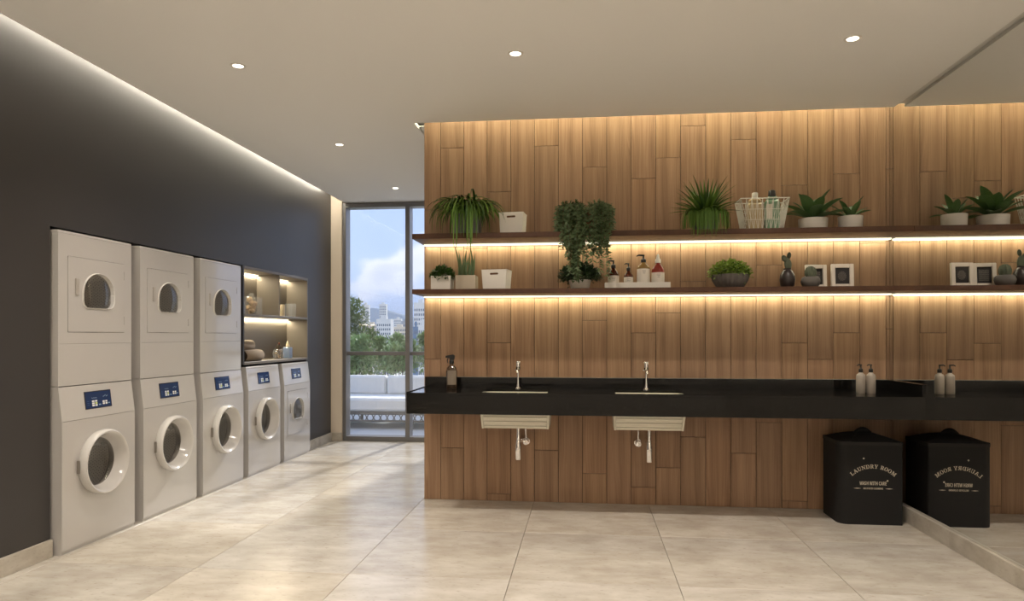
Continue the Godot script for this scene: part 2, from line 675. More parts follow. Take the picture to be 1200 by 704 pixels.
# ---------------------------------------------------------------- camera, sky, sun, exposure
func set_view() -> void:
	var cam := Camera3D.new()
	cam.name = "camera"
	cam.projection = Camera3D.PROJECTION_FRUSTUM
	cam.near = 0.05
	cam.far = 9000.0
	cam.size = 704.0 / 800.0 * cam.near
	cam.frustum_offset = Vector2(0.0, 41.0 / 800.0 * cam.near)
	cam.position = Vector3(0, 1.3, 0)
	cam.rotation.y = atan(86.0 / 800.0)
	add_child(cam)
	cam.current = true

	var env := Environment.new()
	env.background_mode = Environment.BG_SKY
	var pano := PanoramaSkyMaterial.new()
	pano.panorama = sky_image()
	env.sky = Sky.new()
	env.sky.sky_material = pano
	env.background_energy_multiplier = 1.18
	env.tonemap_mode = Environment.TONE_MAPPER_LINEAR
	env.tonemap_exposure = 1.25
	env.volumetric_fog_enabled = true
	env.volumetric_fog_density = 0.0
	env.sdfgi_enabled = true
	env.ssao_enabled = true
	env.ssil_enabled = true
	var we := WorldEnvironment.new()
	we.name = "world_environment"
	we.environment = env
	add_child(we)

	var sun := DirectionalLight3D.new()
	sun.name = "sun"
	sun.light_color = Color(1.0, 0.98, 0.955)
	sun.light_energy = 1.0
	sun.light_angular_distance = 3.0
	sun.shadow_enabled = true
	add_child(sun)
	# it shines in through the window, a little to the left
	sun.look_at_from_position(Vector3.ZERO, Vector3(-0.17, -0.70, 1.0))


# ---------------------------------------------------------------- room shell
func build_shell() -> void:
	# floor of square limestone tiles
	var fl := struct_node("floor")
	part("screed", boxes([[P(-3.9, -0.12, 8.45), P(2.45, -0.012, REAR - 0.1)]]), M.grout, fl)
	var tile := 0.883
	var x0 := -1.283 - tile * 3.0
	var d0 := 3.612 - tile * 7.0
	var k := 0
	for i in 7:
		for j in 13:
			var xa := maxf(x0 + i * tile + 0.0014, -3.79)
			var xb := minf(x0 + (i + 1) * tile - 0.0014, MIRROR)
			var da := maxf(d0 + j * tile + 0.0014, REAR)
			var db := minf(d0 + (j + 1) * tile - 0.0014, FAR + 0.02)
			if xb - xa < 0.02 or db - da < 0.02 or (xa > WOOD_L - 0.02 and da > WOOD):
				continue
			if xa > WOOD_L - 0.02:
				db = minf(db, WOOD + 0.012)
			var mb := MB.new()
			mb.box(P(xa, -0.012, db), P(xb, 0.0, da), 0.0012)
			var off := Vector2(rng.randf_range(0.01, 0.54) / 0.5 - xa, rng.randf_range(0.01, 0.54) / 0.5 + db)
			for q in mb.t.size():
				mb.t[q] += off
			part("tile", mb, M.tile[k % 3], fl)
			k += 1

	# plasterboard ceiling, lower than the slab, held off the lit walls
	var ce := struct_node("ceiling")
	part("plasterboard", boxes([
		[P(-2.96, CEIL, 5.166), P(MIRROR - 0.035, CEIL + 0.03, REAR + 0.17)],
		[P(-2.96, CEIL, FAR + 0.03), P(-1.3155, CEIL + 0.03, 5.166)]]), M.ceiling, ce)
	part("shadow_gap_profile", boxes([[P(MIRROR - 0.035, CEIL + 0.022, 5.166), P(MIRROR, CEIL + 0.03, REAR + 0.17)], [P(-1.3155, CEIL + 0.022, FAR), P(WOOD_L, CEIL + 0.03, WOOD)]]), M.ceiling, ce)
	part("slab", boxes([[P(-3.9, LID, 8.45), P(2.45, LID + 0.15, REAR - 0.1)]]), M.ceiling, ce)

	# dark wall with the alcove for the machines
	struct("wall_left", boxes([
		[P(-3.29, 0, 3.70), P(WALL_L, LID, REAR)],
		[P(-3.29, 1.945, 7.405), P(WALL_L, LID, 3.70)],
		[P(-3.29, 0, 8.40), P(WALL_L, LID, 7.405)],
		[P(-3.90, 0, 7.50), P(-3.80, 2.05, 3.60)],
		[P(-3.80, 0, 3.70), P(-3.29, 2.05, 3.60)],
		[P(-3.80, 0, 7.50), P(-3.29, 2.05, 7.405)],
		[P(-3.80, 1.945, 7.405), P(-3.29, 2.05, 3.70)]]), M.paint_dark)
	struct("wall_right", boxes([[P(MIRROR + 0.006, 0, 8.40), P(2.40, LID, REAR)]]), M.plaster)
	struct("wall_rear", boxes([[P(-3.29, 0, REAR), P(2.40, LID, REAR - 0.1)]]), M.plaster)
	struct("wall_far", boxes([
		[P(WALL_L, 0, 8.40), P(-2.99, LID, FAR - 0.02)],
		[P(-1.42, 0, 8.40), P(WOOD_L, LID, FAR - 0.02)],
		[P(-2.99, CEIL - 0.005, 8.40), P(-1.42, LID, FAR + 0.03)]]), M.jamb)

	# wood wall: boards on a dark core
	var wb := struct_node("wall_back")
	part("core", boxes([[P(WOOD_L + 0.002, 0, 8.40), P(MIRROR + 0.006, LID, WOOD + 0.012)]]), M.board_core, wb)
	part("side_lining", boxes([[P(WOOD_L, 0, FAR - 0.02), P(WOOD_L + 0.002, LID, WOOD + 0.012)]]), M.plaster, wb)
	var first := [1.112, 0.411, 0.80, 0.057, 0.84, 0.406, 0.78, 0.231, 0.82, 0.134, 0.288, 0.526, 0.86, 0.409, 0.644, 0.057, 1.121, 0.134, 0.80, 1.35]
	var lw := 0.1865
	for c in 20:
		var xa := WOOD_L if c == 0 else -1.1416 + lw * (c - 1)
		var xb := minf(-1.1416 + lw * c, MIRROR + 0.0015)
		var y := 0.0
		var nxt: float = first[c]
		while y < LID - 0.001:
			var ye := minf(nxt, LID)
			var mb := MB.new()
			mb.box(P(xa + 0.0015, y + 0.0013, WOOD + 0.0125), P(xb - 0.0015, ye - 0.0013, WOOD), 0.0016)
			var off := Vector2(rng.randf() * 0.62 / 1.9 - xa, rng.randf_range(0.01, 0.49) / 0.42 + ye)  # a stretch of grain that does not cross the picture's edge
			for q in mb.t.size():
				mb.t[q] += off
			part("board", mb, M.board[rng.randi_range(0, 4)], wb)
			y = ye
			nxt += 1.186

	struct("baseboard_left", boxes([[P(WALL_L, 0, 3.698), P(WALL_L + 0.022, 0.103, REAR)], [P(WALL_L, 0, FAR - 0.02), P(WALL_L + 0.022, 0.103, 7.407)]], 0.002), M.stone_trim)
	struct("baseboard_far", boxes([[P(WALL_L + 0.022, 0, FAR - 0.02), P(-2.99, 0.103, FAR - 0.042)], [P(-1.42, 0, FAR - 0.02), P(WOOD_L, 0.103, FAR - 0.042)]], 0.002), M.stone_trim)
	struct("baseboard_right", boxes([[P(MIRROR - 0.024, 0, WOOD), P(MIRROR, 0.105, REAR)]], 0.002), M.stone_trim)
	struct("baseboard_rear", boxes([[P(WALL_L + 0.022, 0, REAR + 0.022), P(MIRROR - 0.024, 0.103, REAR)]], 0.002), M.stone_trim)
	tag(part("wall_mirror", boxes([[P(MIRROR, 0.0, WOOD), P(MIRROR + 0.006, LID, REAR)]]), M.mirror, self), "wall-high frameless mirror on the right above the pale stone baseboard", "mirror")

	# window: frame, mullion, transom, four panes
	var wn := struct_node("window_1")
	var wa := FAR
	var wz := FAR + 0.16
	var frames := {
		"jamb": [[P(-2.99, 0, wz), P(-2.945, CEIL - 0.005, wa)], [P(-1.465, 0, wz), P(-1.42, CEIL - 0.005, wa)]],
		"mullion": [[P(-2.195, 0.055, wz), P(-2.14, CEIL - 0.055, wa)]],
		"head": [[P(-2.945, CEIL - 0.06, wz), P(-1.465, CEIL - 0.005, wa)]],
		"sill": [[P(-2.945, 0, wz), P(-1.465, 0.055, wa)]],
		"transom": [[P(-2.945, 1.055, wz - 0.05), P(-2.195, 1.10, wa + 0.05)], [P(-2.14, 1.055, wz - 0.05), P(-1.465, 1.10, wa + 0.05)]],
	}
	for key in frames:
		for b in frames[key]:
			part(key, boxes([b], 0.003), M.aluminium, wn)
	for xs in [[-2.945, -2.195], [-2.14, -1.465]]:
		for ys in [[0.055, 1.055], [1.10, CEIL - 0.06]]:
			part("pane", boxes([[P(xs[0], ys[0], wa + 0.084), P(xs[1], ys[1], wa + 0.078)]]), M.pane, wn)


# ---------------------------------------------------------------- lights
func area(parent: Node, at: Vector3, size: Vector2, look: Vector3, color: Color, energy: float) -> void:
	var l := AreaLight3D.new()
	l.name = "light"
	l.area_size = size
	l.area_normalize_energy = true
	l.light_color = color
	l.light_energy = energy
	l.shadow_enabled = true
	l.area_range = 14.0
	parent.add_child(l, true)
	l.position = at
	var up := Vector3.UP if absf(look.normalized().y) < 0.9 else Vector3.BACK
	l.basis = Basis.looking_at(look, up)


func led_run(called: String, label: String, at: Vector3, size: Vector3, area_size: Vector2, look: Vector3, drop: Vector3, glow_mat: Material, color: Color, energy: float) -> void:
	var t := thing(called, label, "light", at)
	var mb := MB.new()
	mb.box(-size / 2.0, size / 2.0)
	part("diffuser", mb, glow_mat, t)
	var n := maxi(1, roundi(maxf(size.x, size.z) / 1.2))
	for k in n:
		var s := (k + 0.5) / n - 0.5
		var p := drop + (Vector3(size.x * s, 0, 0) if size.x > size.z else Vector3(0, 0, size.z * s))
		area(t, p, Vector2(area_size.x / n, area_size.y) if area_size.x > area_size.y else Vector2(area_size.x, area_size.y / n), look, color, energy / n)


func downlight(label: String, x: float, d: float, energy: float, group: String) -> void:
	var t := thing("downlight", label, "light", P(x, CEIL, d), 0.0, group)
	part("trim", lathed([V(0.030, 0.002), V(0.032, -0.004), V(0.044, -0.004), V(0.047, 0.0)], 24), M.white_satin, t)
	part("lamp_lens", lathed([V(0.0, -0.001), V(0.031, -0.001), V(0.031, 0.0)], 24), M.lamp, t)
	var s := SpotLight3D.new()
	s.name = "light"
	s.spot_angle = 62.0
	s.spot_angle_attenuation = 1.0
	s.spot_range = 14.0
	s.spot_attenuation = 2.0
	s.light_size = 0.05
	s.light_color = Color(1.0, 0.95, 0.90)
	s.light_energy = energy
	s.shadow_enabled = true
	t.add_child(s, true)
	s.position = Vector3(0, -0.04, 0)
	s.rotation.x = -PI / 2.0


func build_lights() -> void:
	var warm := Color(0.985, 0.97, 0.84)
	var len := MIRROR - WOOD_L - 0.03
	var mid := (MIRROR + WOOD_L) / 2.0
	led_run("led_strip", "glowing warm strip under the upper wooden shelf against the boards", P(mid, 2.009, WOOD - 0.036), Vector3(len, 0.010, 0.066), Vector2(len, 0.062), Vector3(0, -1, 0), Vector3(0, -0.007, 0), M.led, warm, 0.64)
	led_run("led_strip", "glowing warm strip under the lower wooden shelf against the boards", P(mid, 1.602, WOOD - 0.036), Vector3(len, 0.010, 0.066), Vector2(len, 0.062), Vector3(0, -1, 0), Vector3(0, -0.007, 0), M.led, warm, 0.64)
	led_run("cove_light", "warm light strip hidden in the ceiling cove above the wood wall", P(mid, 3.225, WOOD - 0.10), Vector3(len, 0.016, 0.03), Vector2(len, 0.03), Vector3(0, -1, 0), Vector3(0, -0.012, 0), M.led_cove, warm, 2.2)
	led_run("cove_light", "warm light strip hidden in the ceiling cove above the dark wall", P(WALL_L + 0.075, 3.085, 3.15), Vector3(0.024, 0.014, 9.8), Vector2(0.022, 9.8), Vector3(0, -1, 0), Vector3(0, -0.010, 0), M.led_cove, Color(1.0, 0.965, 0.89), 4.0)
	led_run("cove_light", "warm light strip in the ceiling cove behind the viewer", P(-0.45, 3.225, REAR + 0.10), Vector3(5.2, 0.016, 0.03), Vector2(5.2, 0.03), Vector3(0, -1, 0), Vector3(0, -0.012, 0), M.led_cove, Color(1.0, 0.95, 0.885), 12.5)
	var seen := "recessed downlights in the ceiling"
	downlight("recessed downlight above the first stacked washer, nearest the dark wall", -2.10, 3.95, 1.9, seen)
	downlight("recessed downlight in the middle of the front row of three", -0.404, 3.95, 1.9, seen)
	downlight("recessed downlight nearest the mirror in the front row", 1.468, 3.95, 1.9, seen)
	downlight("recessed downlight in the passage, second on the way to the window", -2.10, 5.67, 0.7, seen)
	downlight("recessed downlight closest to the tall window", -2.10, 7.41, 0.45, seen)
	for d in [2.22, 0.48, -1.0]:
		for x in [-2.10, -0.404, 1.468]:
			downlight("recessed downlight %s in the %s row behind the front row" % [{-2.10: "by the dark wall", -0.404: "mid-ceiling", 1.468: "by the mirror"}[x], {2.22: "first", 0.48: "second", -1.0: "third"}[d]], x, d, 1.9, "downlights behind the viewer")


# ---------------------------------------------------------------- machines
func circle(c: Vector2, r: float, seg := 40) -> PackedVector2Array:
	var p := PackedVector2Array()
	for k in seg:
		p.append(c + Vector2(cos(TAU * k / seg), sin(TAU * k / seg)) * r)
	return p


# window outline of a dryer door: round top, flat bottom with rounded corners
func arch(c: Vector2, hw: float, hh: float) -> PackedVector2Array:
	var p := PackedVector2Array()
	for k in 17:
		var a := PI * k / 16.0
		p.append(c + Vector2(cos(a) * hw, hh - hw * 0.92 + sin(a) * hw * 0.92))
	var r := hw * 0.34
	for k in 6:
		var a := PI + PI / 2.0 * k / 5.0
		p.append(c + Vector2(-hw + r + cos(a) * r, -hh + r + sin(a) * r))
	for k in 6:
		var a := PI * 1.5 + PI / 2.0 * k / 5.0
		p.append(c + Vector2(hw - r + cos(a) * r, -hh + r + sin(a) * r))
	return p


func turned(profile: Array, c: Vector3, seg := 40) -> MB:
	var mb := MB.new()
	mb.xf = Transform3D(Basis(Vector3(1, 0, 0), Vector3(0, 0, 1), Vector3(0, -1, 0)), c)
	mb.lathe(profile, seg)
	return mb


const HALF := 0.3275


func washer_bottom(t: Node3D, round_door: bool) -> void:
	var body := MB.new()
	body.box(Vector3(-HALF, 0.02, -0.60), Vector3(-HALF + 0.004, 0.785, 0.0))
	body.box(Vector3(HALF - 0.004, 0.02, -0.60), Vector3(HALF, 0.785, 0.0))
	body.box(Vector3(-HALF, 0.02, -0.60), Vector3(HALF, 0.99, -0.596))
	body.box(Vector3(-HALF, 0.0, -0.60), Vector3(HALF, 0.02, -0.006))
	for s in [-1.0, 1.0]:
		body.xf = Transform3D(Basis(Vector3(0, 0, -1), Vector3(0, 1, 0), Vector3(1, 0, 0)), Vector3(s * (HALF - 0.002), 0, 0))
		body.prism(PackedVector2Array([V(0.0, 0.785), V(0.60, 0.785), V(0.60, 0.995), V(0.025, 0.995)]), -0.002, 0.002)
	body.xf = Transform3D()
	part("body", body, M.enamel, t)
	# slanted control panel
	var cp := MB.new()
	var slope := atan2(0.025, 0.205)
	cp.xf = Transform3D(Basis(Vector3.RIGHT, -slope), Vector3(0, 0.788, 0))
	cp.box(Vector3(-HALF + 0.0043, -0.001, -0.03), Vector3(HALF - 0.0043, 0.2055, 0.0), 0.001)
	var panel := part("control_panel", cp, M.enamel, t)
	var ds := MB.new()
	ds.xf = cp.xf
	ds.quad_uv(Vector3(-0.125, 0.055, 0.003), Vector3(0.105, 0.055, 0.003), Vector3(0.105, 0.160, 0.003), Vector3(-0.125, 0.160, 0.003), Vector3(0, 0, 1))
	var rim := MB.new()
	rim.xf = cp.xf
	rim.box(Vector3(-0.128, 0.052, -0.004), Vector3(0.108, 0.163, 0.0025), 0.001)
	part("display_bezel", rim, M.black_plastic, panel)
	var dsp := part("display", ds, M.display, panel)
	dsp.set_meta("label", "blue panel with pale keys")
	if not round_door:
		dryer_front(t, 0.02, 0.785, 0.0, 0.49)
		return
	var fr := MB.new()
	var c := V(0.0, 0.500)
	fr.plate_with_hole(V(-HALF + 0.0043, 0.02), V(HALF - 0.0043, 0.7855), circle(c, 0.172), c, 0.0, 0.03)
	part("front_panel", fr, M.enamel, t)
	var o := Vector3(0, c.y, 0)
	var ring := part("porthole_door", turned([V(0.199, 0.0), V(0.204, 0.010), V(0.205, 0.036), V(0.201, 0.050), V(0.194, 0.056), V(0.186, 0.054), V(0.179, 0.044), V(0.164, 0.010), V(0.150, -0.022), V(0.157, -0.028), V(0.171, -0.02)], o), M.enamel_ring, t)
	part("door_glass", turned([V(0.150, -0.022), V(0.125, -0.036), V(0.08, -0.046), V(0.0, -0.050)], o), M.door_glass, ring)
	var hd := MB.new()
	hd.box(Vector3(-0.211, 0.460, 0.0), Vector3(-0.204, 0.540, 0.018), 0.002)
	part("handle", hd, M.grey_plastic, ring)
	var drum := part("drum", turned([V(0.172, -0.075), V(0.215, -0.085), V(0.225, -0.10), V(0.225, -0.26), V(0.205, -0.275), V(0.0, -0.280)], o), M.drum, t)
	for k in 3:
		var pad := MB.new()
		var a := TAU * k / 3.0 + 0.5
		pad.xf = Transform3D(Basis(Vector3(0, 0, 1), a), o)
		pad.prism(PackedVector2Array([V(0.225, -0.03), V(0.165, -0.008), V(0.165, 0.008), V(0.225, 0.03)]), -0.26, -0.11)
		part("paddle", pad, M.steel, drum)
	part("door_seal", turned([V(0.168, -0.028), V(0.160, -0.05), V(0.172, -0.076)], o), M.grey_plastic, t)


# dryer front from y0 to y1 at plane z, with the square door centred on yc
func dryer_front(t: Node3D, y0: float, y1: float, z: float, yc: float) -> void:
	var fr := MB.new()
	var hole := PackedVector2Array([V(0.2528, yc + 0.2298), V(-0.2528, yc + 0.2298), V(-0.2528, yc - 0.2298), V(0.2528, yc - 0.2298)])
	fr.plate_with_hole(V(-HALF + 0.0043, y0), V(HALF - 0.0043, y1), hole, V(0, yc), z, 0.03)
	part("front_panel", fr, M.enamel, t)
	var c := V(0.005, yc + 0.032)
	var a := arch(c, 0.142, 0.114)
	var dm := MB.new()
	dm.plate_with_hole(V(-0.2515, yc - 0.2285), V(0.2515, yc + 0.2285), a, c, z + 0.003, 0.03)
	dm.box(Vector3(-0.2515, yc - 0.2285, z - 0.03), Vector3(-0.2505, yc + 0.2285, z + 0.003))
	dm.box(Vector3(0.2505, yc - 0.2285, z - 0.03), Vector3(0.2515, yc + 0.2285, z + 0.003))
	dm.box(Vector3(-0.2515, yc - 0.2285, z - 0.03), Vector3(0.2515, yc - 0.2275, z + 0.003))
	dm.box(Vector3(-0.2515, yc + 0.2275, z - 0.03), Vector3(0.2515, yc + 0.2285, z + 0.003))
	var door := part("door", dm, M.enamel, t)
	# raised rim of the window
	var inner := arch(c, 0.134, 0.106)
	var rm := MB.new()
	var m := a.size()
	for k in m:
		var q := (k + 1) % m
		var o0 := Vector3(a[k].x, a[k].y, z + 0.003)
		var o1 := Vector3(a[q].x, a[q].y, z + 0.003)
		var f0 := Vector3((a[k].x + inner[k].x) / 2.0, (a[k].y + inner[k].y) / 2.0, z + 0.013)
		var f1 := Vector3((a[q].x + inner[q].x) / 2.0, (a[q].y + inner[q].y) / 2.0, z + 0.013)
		var i0 := Vector3(inner[k].x, inner[k].y, z - 0.012)
		var i1 := Vector3(inner[q].x, inner[q].y, z - 0.012)
		var away := Vector3(a[k].x - c.x, a[k].y - c.y, 0).normalized()
		rm.quad(o0, o1, f1, f0, (away + Vector3(0, 0, 1)).normalized())
		rm.quad(f0, f1, i1, i0, (-away + Vector3(0, 0, 0.4)).normalized())
	part("window_rim", rm, M.enamel_ring, door)
	var gl := MB.new()
	var rim_line := arch(c, 0.1345, 0.1065)
	var steps := [1.0, 0.85, 0.65, 0.4, 0.0]
	for i in 4:
		for k in rim_line.size():
			var q := (k + 1) % rim_line.size()
			var cs := []
			var ns := []
			for e in [[i, k], [i, q], [i + 1, q], [i + 1, k]]:
				var f: float = steps[e[0]]
				var p: Vector2 = (rim_line[e[1]] - c) * f
				cs.append(Vector3(c.x + p.x, c.y + p.y, z - 0.009 + 0.020 * (1.0 - f * f)))
				ns.append(Vector3(p.x * 2.2, p.y * 2.2, 1.0).normalized())
			gl.tri(cs[0], cs[1], cs[2], ns[0], ns[1], ns[2])
			gl.tri(cs[0], cs[2], cs[3], ns[0], ns[2], ns[3])
	part("window_glass", gl, M.door_glass, door)
	var hd := MB.new()
	hd.box(Vector3(-0.196, yc - 0.005, z + 0.003), Vector3(-0.168, yc + 0.10, z + 0.010), 0.003)
	part("handle", hd, M.handle, door)
	for s in [0.15, -0.15]:
		var hg := MB.new()
		hg.box(Vector3(0.246, yc + s - 0.028, z + 0.003), Vector3(0.252, yc + s + 0.028, z + 0.007), 0.002)
		part("hinge", hg, M.enamel, door)
	var dr := part("drum", turned([V(0.19, -0.045), V(0.225, -0.06), V(0.225, -0.20), V(0.21, -0.22), V(0.0, -0.225)], Vector3(0, yc + 0.02, z)), M.drum, t)
	for k in 3:
		var pad := MB.new()
		pad.xf = Transform3D(Basis(Vector3(0, 0, 1), TAU * k / 3.0 + 1.1), Vector3(0, yc + 0.02, z))
		pad.prism(PackedVector2Array([V(0.225, -0.03), V(0.165, -0.008), V(0.165, 0.008), V(0.225, 0.03)]), -0.20, -0.08)
		part("paddle", pad, M.steel, dr)
	part("bulkhead", turned([V(0.255, -0.04), V(0.19, -0.045)], Vector3(0, yc + 0.02, z)), M.steel, t)


func machine_lid(t: Node3D, y: float) -> void:
	var mb := MB.new()
	mb.box(Vector3(-HALF, y - 0.018, -0.60), Vector3(HALF, y, -0.025), 0.003)
	part("top", mb, M.enamel, t)


func stacked(label: String, d: float) -> void:
	var t := thing("stacked_washer_dryer", label, "washer dryer", P(-3.07, 0, d), PI / 2.0, "stacked washers with dryers on top")
	washer_bottom(t, true)
	var z := -0.025
	var sh := MB.new()
	sh.box(Vector3(-HALF, 0.996, -0.60), Vector3(-HALF + 0.004, 1.909, z))
	sh.box(Vector3(HALF - 0.004, 0.996, -0.60), Vector3(HALF, 1.909, z))
	sh.box(Vector3(-HALF, 0.996, -0.60), Vector3(HALF, 1.909, -0.596))
	sh.box(Vector3(-HALF, 0.996, -0.60), Vector3(HALF, 1.0, z - 0.005))
	part("dryer_shell", sh, M.enamel, t)
	var sp := MB.new()
	sp.box(Vector3(-HALF + 0.0043, 0.9975, z - 0.02), Vector3(HALF - 0.0043, 1.2495, z), 0.0006)
	part("service_panel", sp, M.enamel, t)
	dryer_front(t, 1.2505, 1.910, z, 1.55)
	machine_lid(t, 1.927)


func build_machines() -> void:
	stacked("stacked white washer and dryer nearest the viewer, beside the bare dark wall", 3.72 + HALF)
	stacked("middle one of the three stacked white washer and dryer towers", 4.468 + HALF)
	stacked("third stacked white washer and dryer, next to the lit niche", 5.215 + HALF)
	var w := thing("front_load_washer", "single white washer with a round porthole under the lit niche", "washer", P(-3.07, 0, 5.965 + HALF), PI / 2.0)
	washer_bottom(w, true)
	machine_lid(w, 1.010)
	var y := thing("front_load_dryer", "single white dryer with a square door, last one toward the window", "dryer", P(-3.07, 0, 6.712 + HALF), PI / 2.0)
	washer_bottom(y, false)
	machine_lid(y, 1.010)


# ---------------------------------------------------------------- lit niche over the last two machines
func build_niche() -> void:
	var xb := -3.345
	var xf := -3.105
	var t := thing("niche_shelf_unit", "dark built-in shelf unit with three lit compartments above two machines", "shelf", P(xf, 1.03, 6.66))
	var at := P(xf, 1.03, 6.66)
	var parts := [
		["back_panel", P(xb - 0.015, 1.03, 7.395), P(xb, 1.94, 5.925), M.cabinet],
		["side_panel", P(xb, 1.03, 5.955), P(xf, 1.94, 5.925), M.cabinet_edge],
		["side_panel", P(xb, 1.03, 7.395), P(xf, 1.94, 7.375), M.cabinet],
		["top_panel", P(xb, 1.915, 7.375), P(xf, 1.94, 5.955), M.cabinet],
		["bottom_panel", P(xb, 1.03, 7.375), P(xf, 1.055, 5.955), M.cabinet],
		["shelf_board", P(xb, 1.478, 7.375), P(xf, 1.50, 5.955), M.cabinet],
		["divider", P(xb, 1.50, 6.685), P(xf, 1.915, 6.667), M.cabinet],
	]
	for p in parts:
		var mb := MB.new()
		mb.box(p[1] - at, p[2] - at, 0.001)
		part(p[0], mb, p[3], t)
	var c := Color(1.0, 0.94, 0.80)
	for s in [["left upper", 5.97, 6.66, 1.910], ["right upper", 6.69, 7.37, 1.910], ["wide lower", 5.97, 7.37, 1.473]]:
		var l: float = s[2] - s[1]
		led_run("niche_light", "warm light strip in the %s compartment of the dark niche" % s[0], P(xb + 0.012, s[3], (s[1] + s[2]) / 2.0), Vector3(0.016, 0.010, l), Vector2(0.014, l), Vector3(0, -1, 0), Vector3(0, -0.007, 0), M.led_niche, c, 0.30 * l / 0.7)
	# glass jar of shells
	var j := thing("shell_jar", "square glass jar filled with seashells in the upper niche", "jar", P(-3.215, 1.50, 6.30))
	var jb := MB.new()
	for q in [[-0.075, -0.071, -0.075, 0.075], [0.071, 0.075, -0.075, 0.075], [-0.071, 0.071, -0.075, -0.071], [-0.071, 0.071, 0.071, 0.075]]:
		jb.box(Vector3(q[0], 0.0, q[2]), Vector3(q[1], 0.165, q[3]), 0.001)
	jb.box(Vector3(-0.071, 0.0, -0.071), Vector3(0.071, 0.005, 0.071))
	part("jar_wall", jb, M.jar_glass, j)
	var r := RandomNumberGenerator.new()
	r.seed = 7
	for k in 15:
		var mb := MB.new()
		mb.xf = Transform3D(Basis.from_euler(Vector3(r.randf() * 3.0, r.randf() * 6.0, r.randf() * 3.0)), Vector3(r.randf_range(-0.04, 0.04), 0.034 + 0.036 * (k / 4) + r.randf() * 0.006, r.randf_range(-0.04, 0.04)))
		mb.lathe([V(0.0, -0.03), V(0.014, -0.02), V(0.024, 0.0), V(0.021, 0.014), V(0.010, 0.026), V(0.0, 0.034)], 12, 6, 0.22)
		part("shell", mb, M.shell, j)
	part("lid", lathed([V(0, 0.172), V(0.012, 0.17), V(0.026, 0.19), V(0.022, 0.207), V(0, 0.213)], 16), M.jar_glass, j)
	part("lid_plate", boxes([[Vector3(-0.076, 0.166, -0.076), Vector3(0.076, 0.172, 0.076)]], 0.001), M.jar_glass, j)
	var sv := tag(part("pebble_ornament", ellip(Vector3(0.018, 0.022, 0.018), 0.022), M.shell, self), "small round pale ornament beside the upper niche divider", "ornament")
	sv.position = P(-3.24, 1.50, 6.79)
	# candles and glasses
	var cd := thing("pillar_candle", "tall cream candle in the right upper niche", "candle", P(-3.22, 1.50, 6.99))
	part("wax", lathed([V(0, 0), V(0.027, 0), V(0.027, 0.125), V(0.024, 0.13), V(0, 0.127)], 20), M.candle, cd)
	part("wick", lathed([V(0.002, 0.127), V(0.002, 0.142), V(0, 0.143)], 6), M.black_plastic, cd)
	for e in [[7.10, 0.145, "first clear glass tumbler beside the tall cream candle"], [7.20, 0.15, "second clear glass tumbler, nearest the right side of the niche"]]:
		var g := tag(part("glass_tumbler", lathed([V(0, 0.004), V(0.032, 0.004), V(0.036, e[1]), V(0.039, e[1]), V(0.035, 0.0), V(0, 0.0)], 24), M.jar_glass, self), e[2], "glass", "tumblers in the niche")
		g.position = P(-3.20, 1.50, e[0])
	# rolled towels
	for e in [[6.16, 1.055, -3.285, "rolled brown towel at the back on the niche floor"], [6.20, 1.055, -3.170, "rolled brown towel in front on the niche floor"], [6.13, 1.151, -3.228, "rolled brown towel lying on top of the other two"]]:
		towel(P(e[2], e[1], e[0]), e[3])
	# jar, flask and bottle on the right
	var pj := thing("potpourri_jar", "round glass jar of dark petals in the lower niche", "jar", P(-3.22, 1.055, 6.90))
	part("bowl", lathed([V(0, 0.003), V(0.045, 0.003), V(0.058, 0.04), V(0.052, 0.085), V(0.034, 0.10), V(0.036, 0.104), V(0.056, 0.087), V(0.062, 0.04), V(0.048, 0), V(0, 0)], 24), M.jar_glass, pj)
	for k in 14:
		var mb := ellip(Vector3(0.016, 0.008, 0.013), 0.0)
		var leaf := part("petal", mb, M.towel_dark if k % 3 else M.shell, pj)
		leaf.position = Vector3(r.randf_range(-0.028, 0.028), 0.014 + 0.005 * k, r.randf_range(-0.028, 0.028))
		leaf.rotation = Vector3(r.randf() - 0.5, r.randf() * 3.0, r.randf() - 0.5)
	part("stopper", lathed([V(0.028, 0.100), V(0.030, 0.112), V(0.018, 0.135), V(0.006, 0.15), V(0, 0.152)], 16), M.towel_dark, pj)
	var bb := thing("bath_salt_bottle", "square pale blue glass bottle with a pointed stopper in the niche", "bottle", P(-3.20, 1.055, 7.08))
	part("glass_body", boxes([[Vector3(-0.038, 0, -0.038), Vector3(0.038, 0.12, 0.038)]], 0.006), M.blue_glass, bb)
	part("stopper", lathed([V(0.018, 0.12), V(0.022, 0.135), V(0.012, 0.17), V(0, 0.195)], 16), M.candle, bb)
	var db := thing("dark_flask", "slim dark brown flask behind the blue bottle in the niche", "bottle", P(-3.29, 1.055, 7.06))
	part("glass_body", lathed([V(0, 0), V(0.026, 0), V(0.028, 0.10), V(0.012, 0.13), V(0.011, 0.17), V(0, 0.172)], 20), M.amber, db)


func ellip(r: Vector3, lift: float) -> MB:
	var mb := MB.new()
	mb.ellipsoid(Vector3(0, lift, 0), r)
	return mb


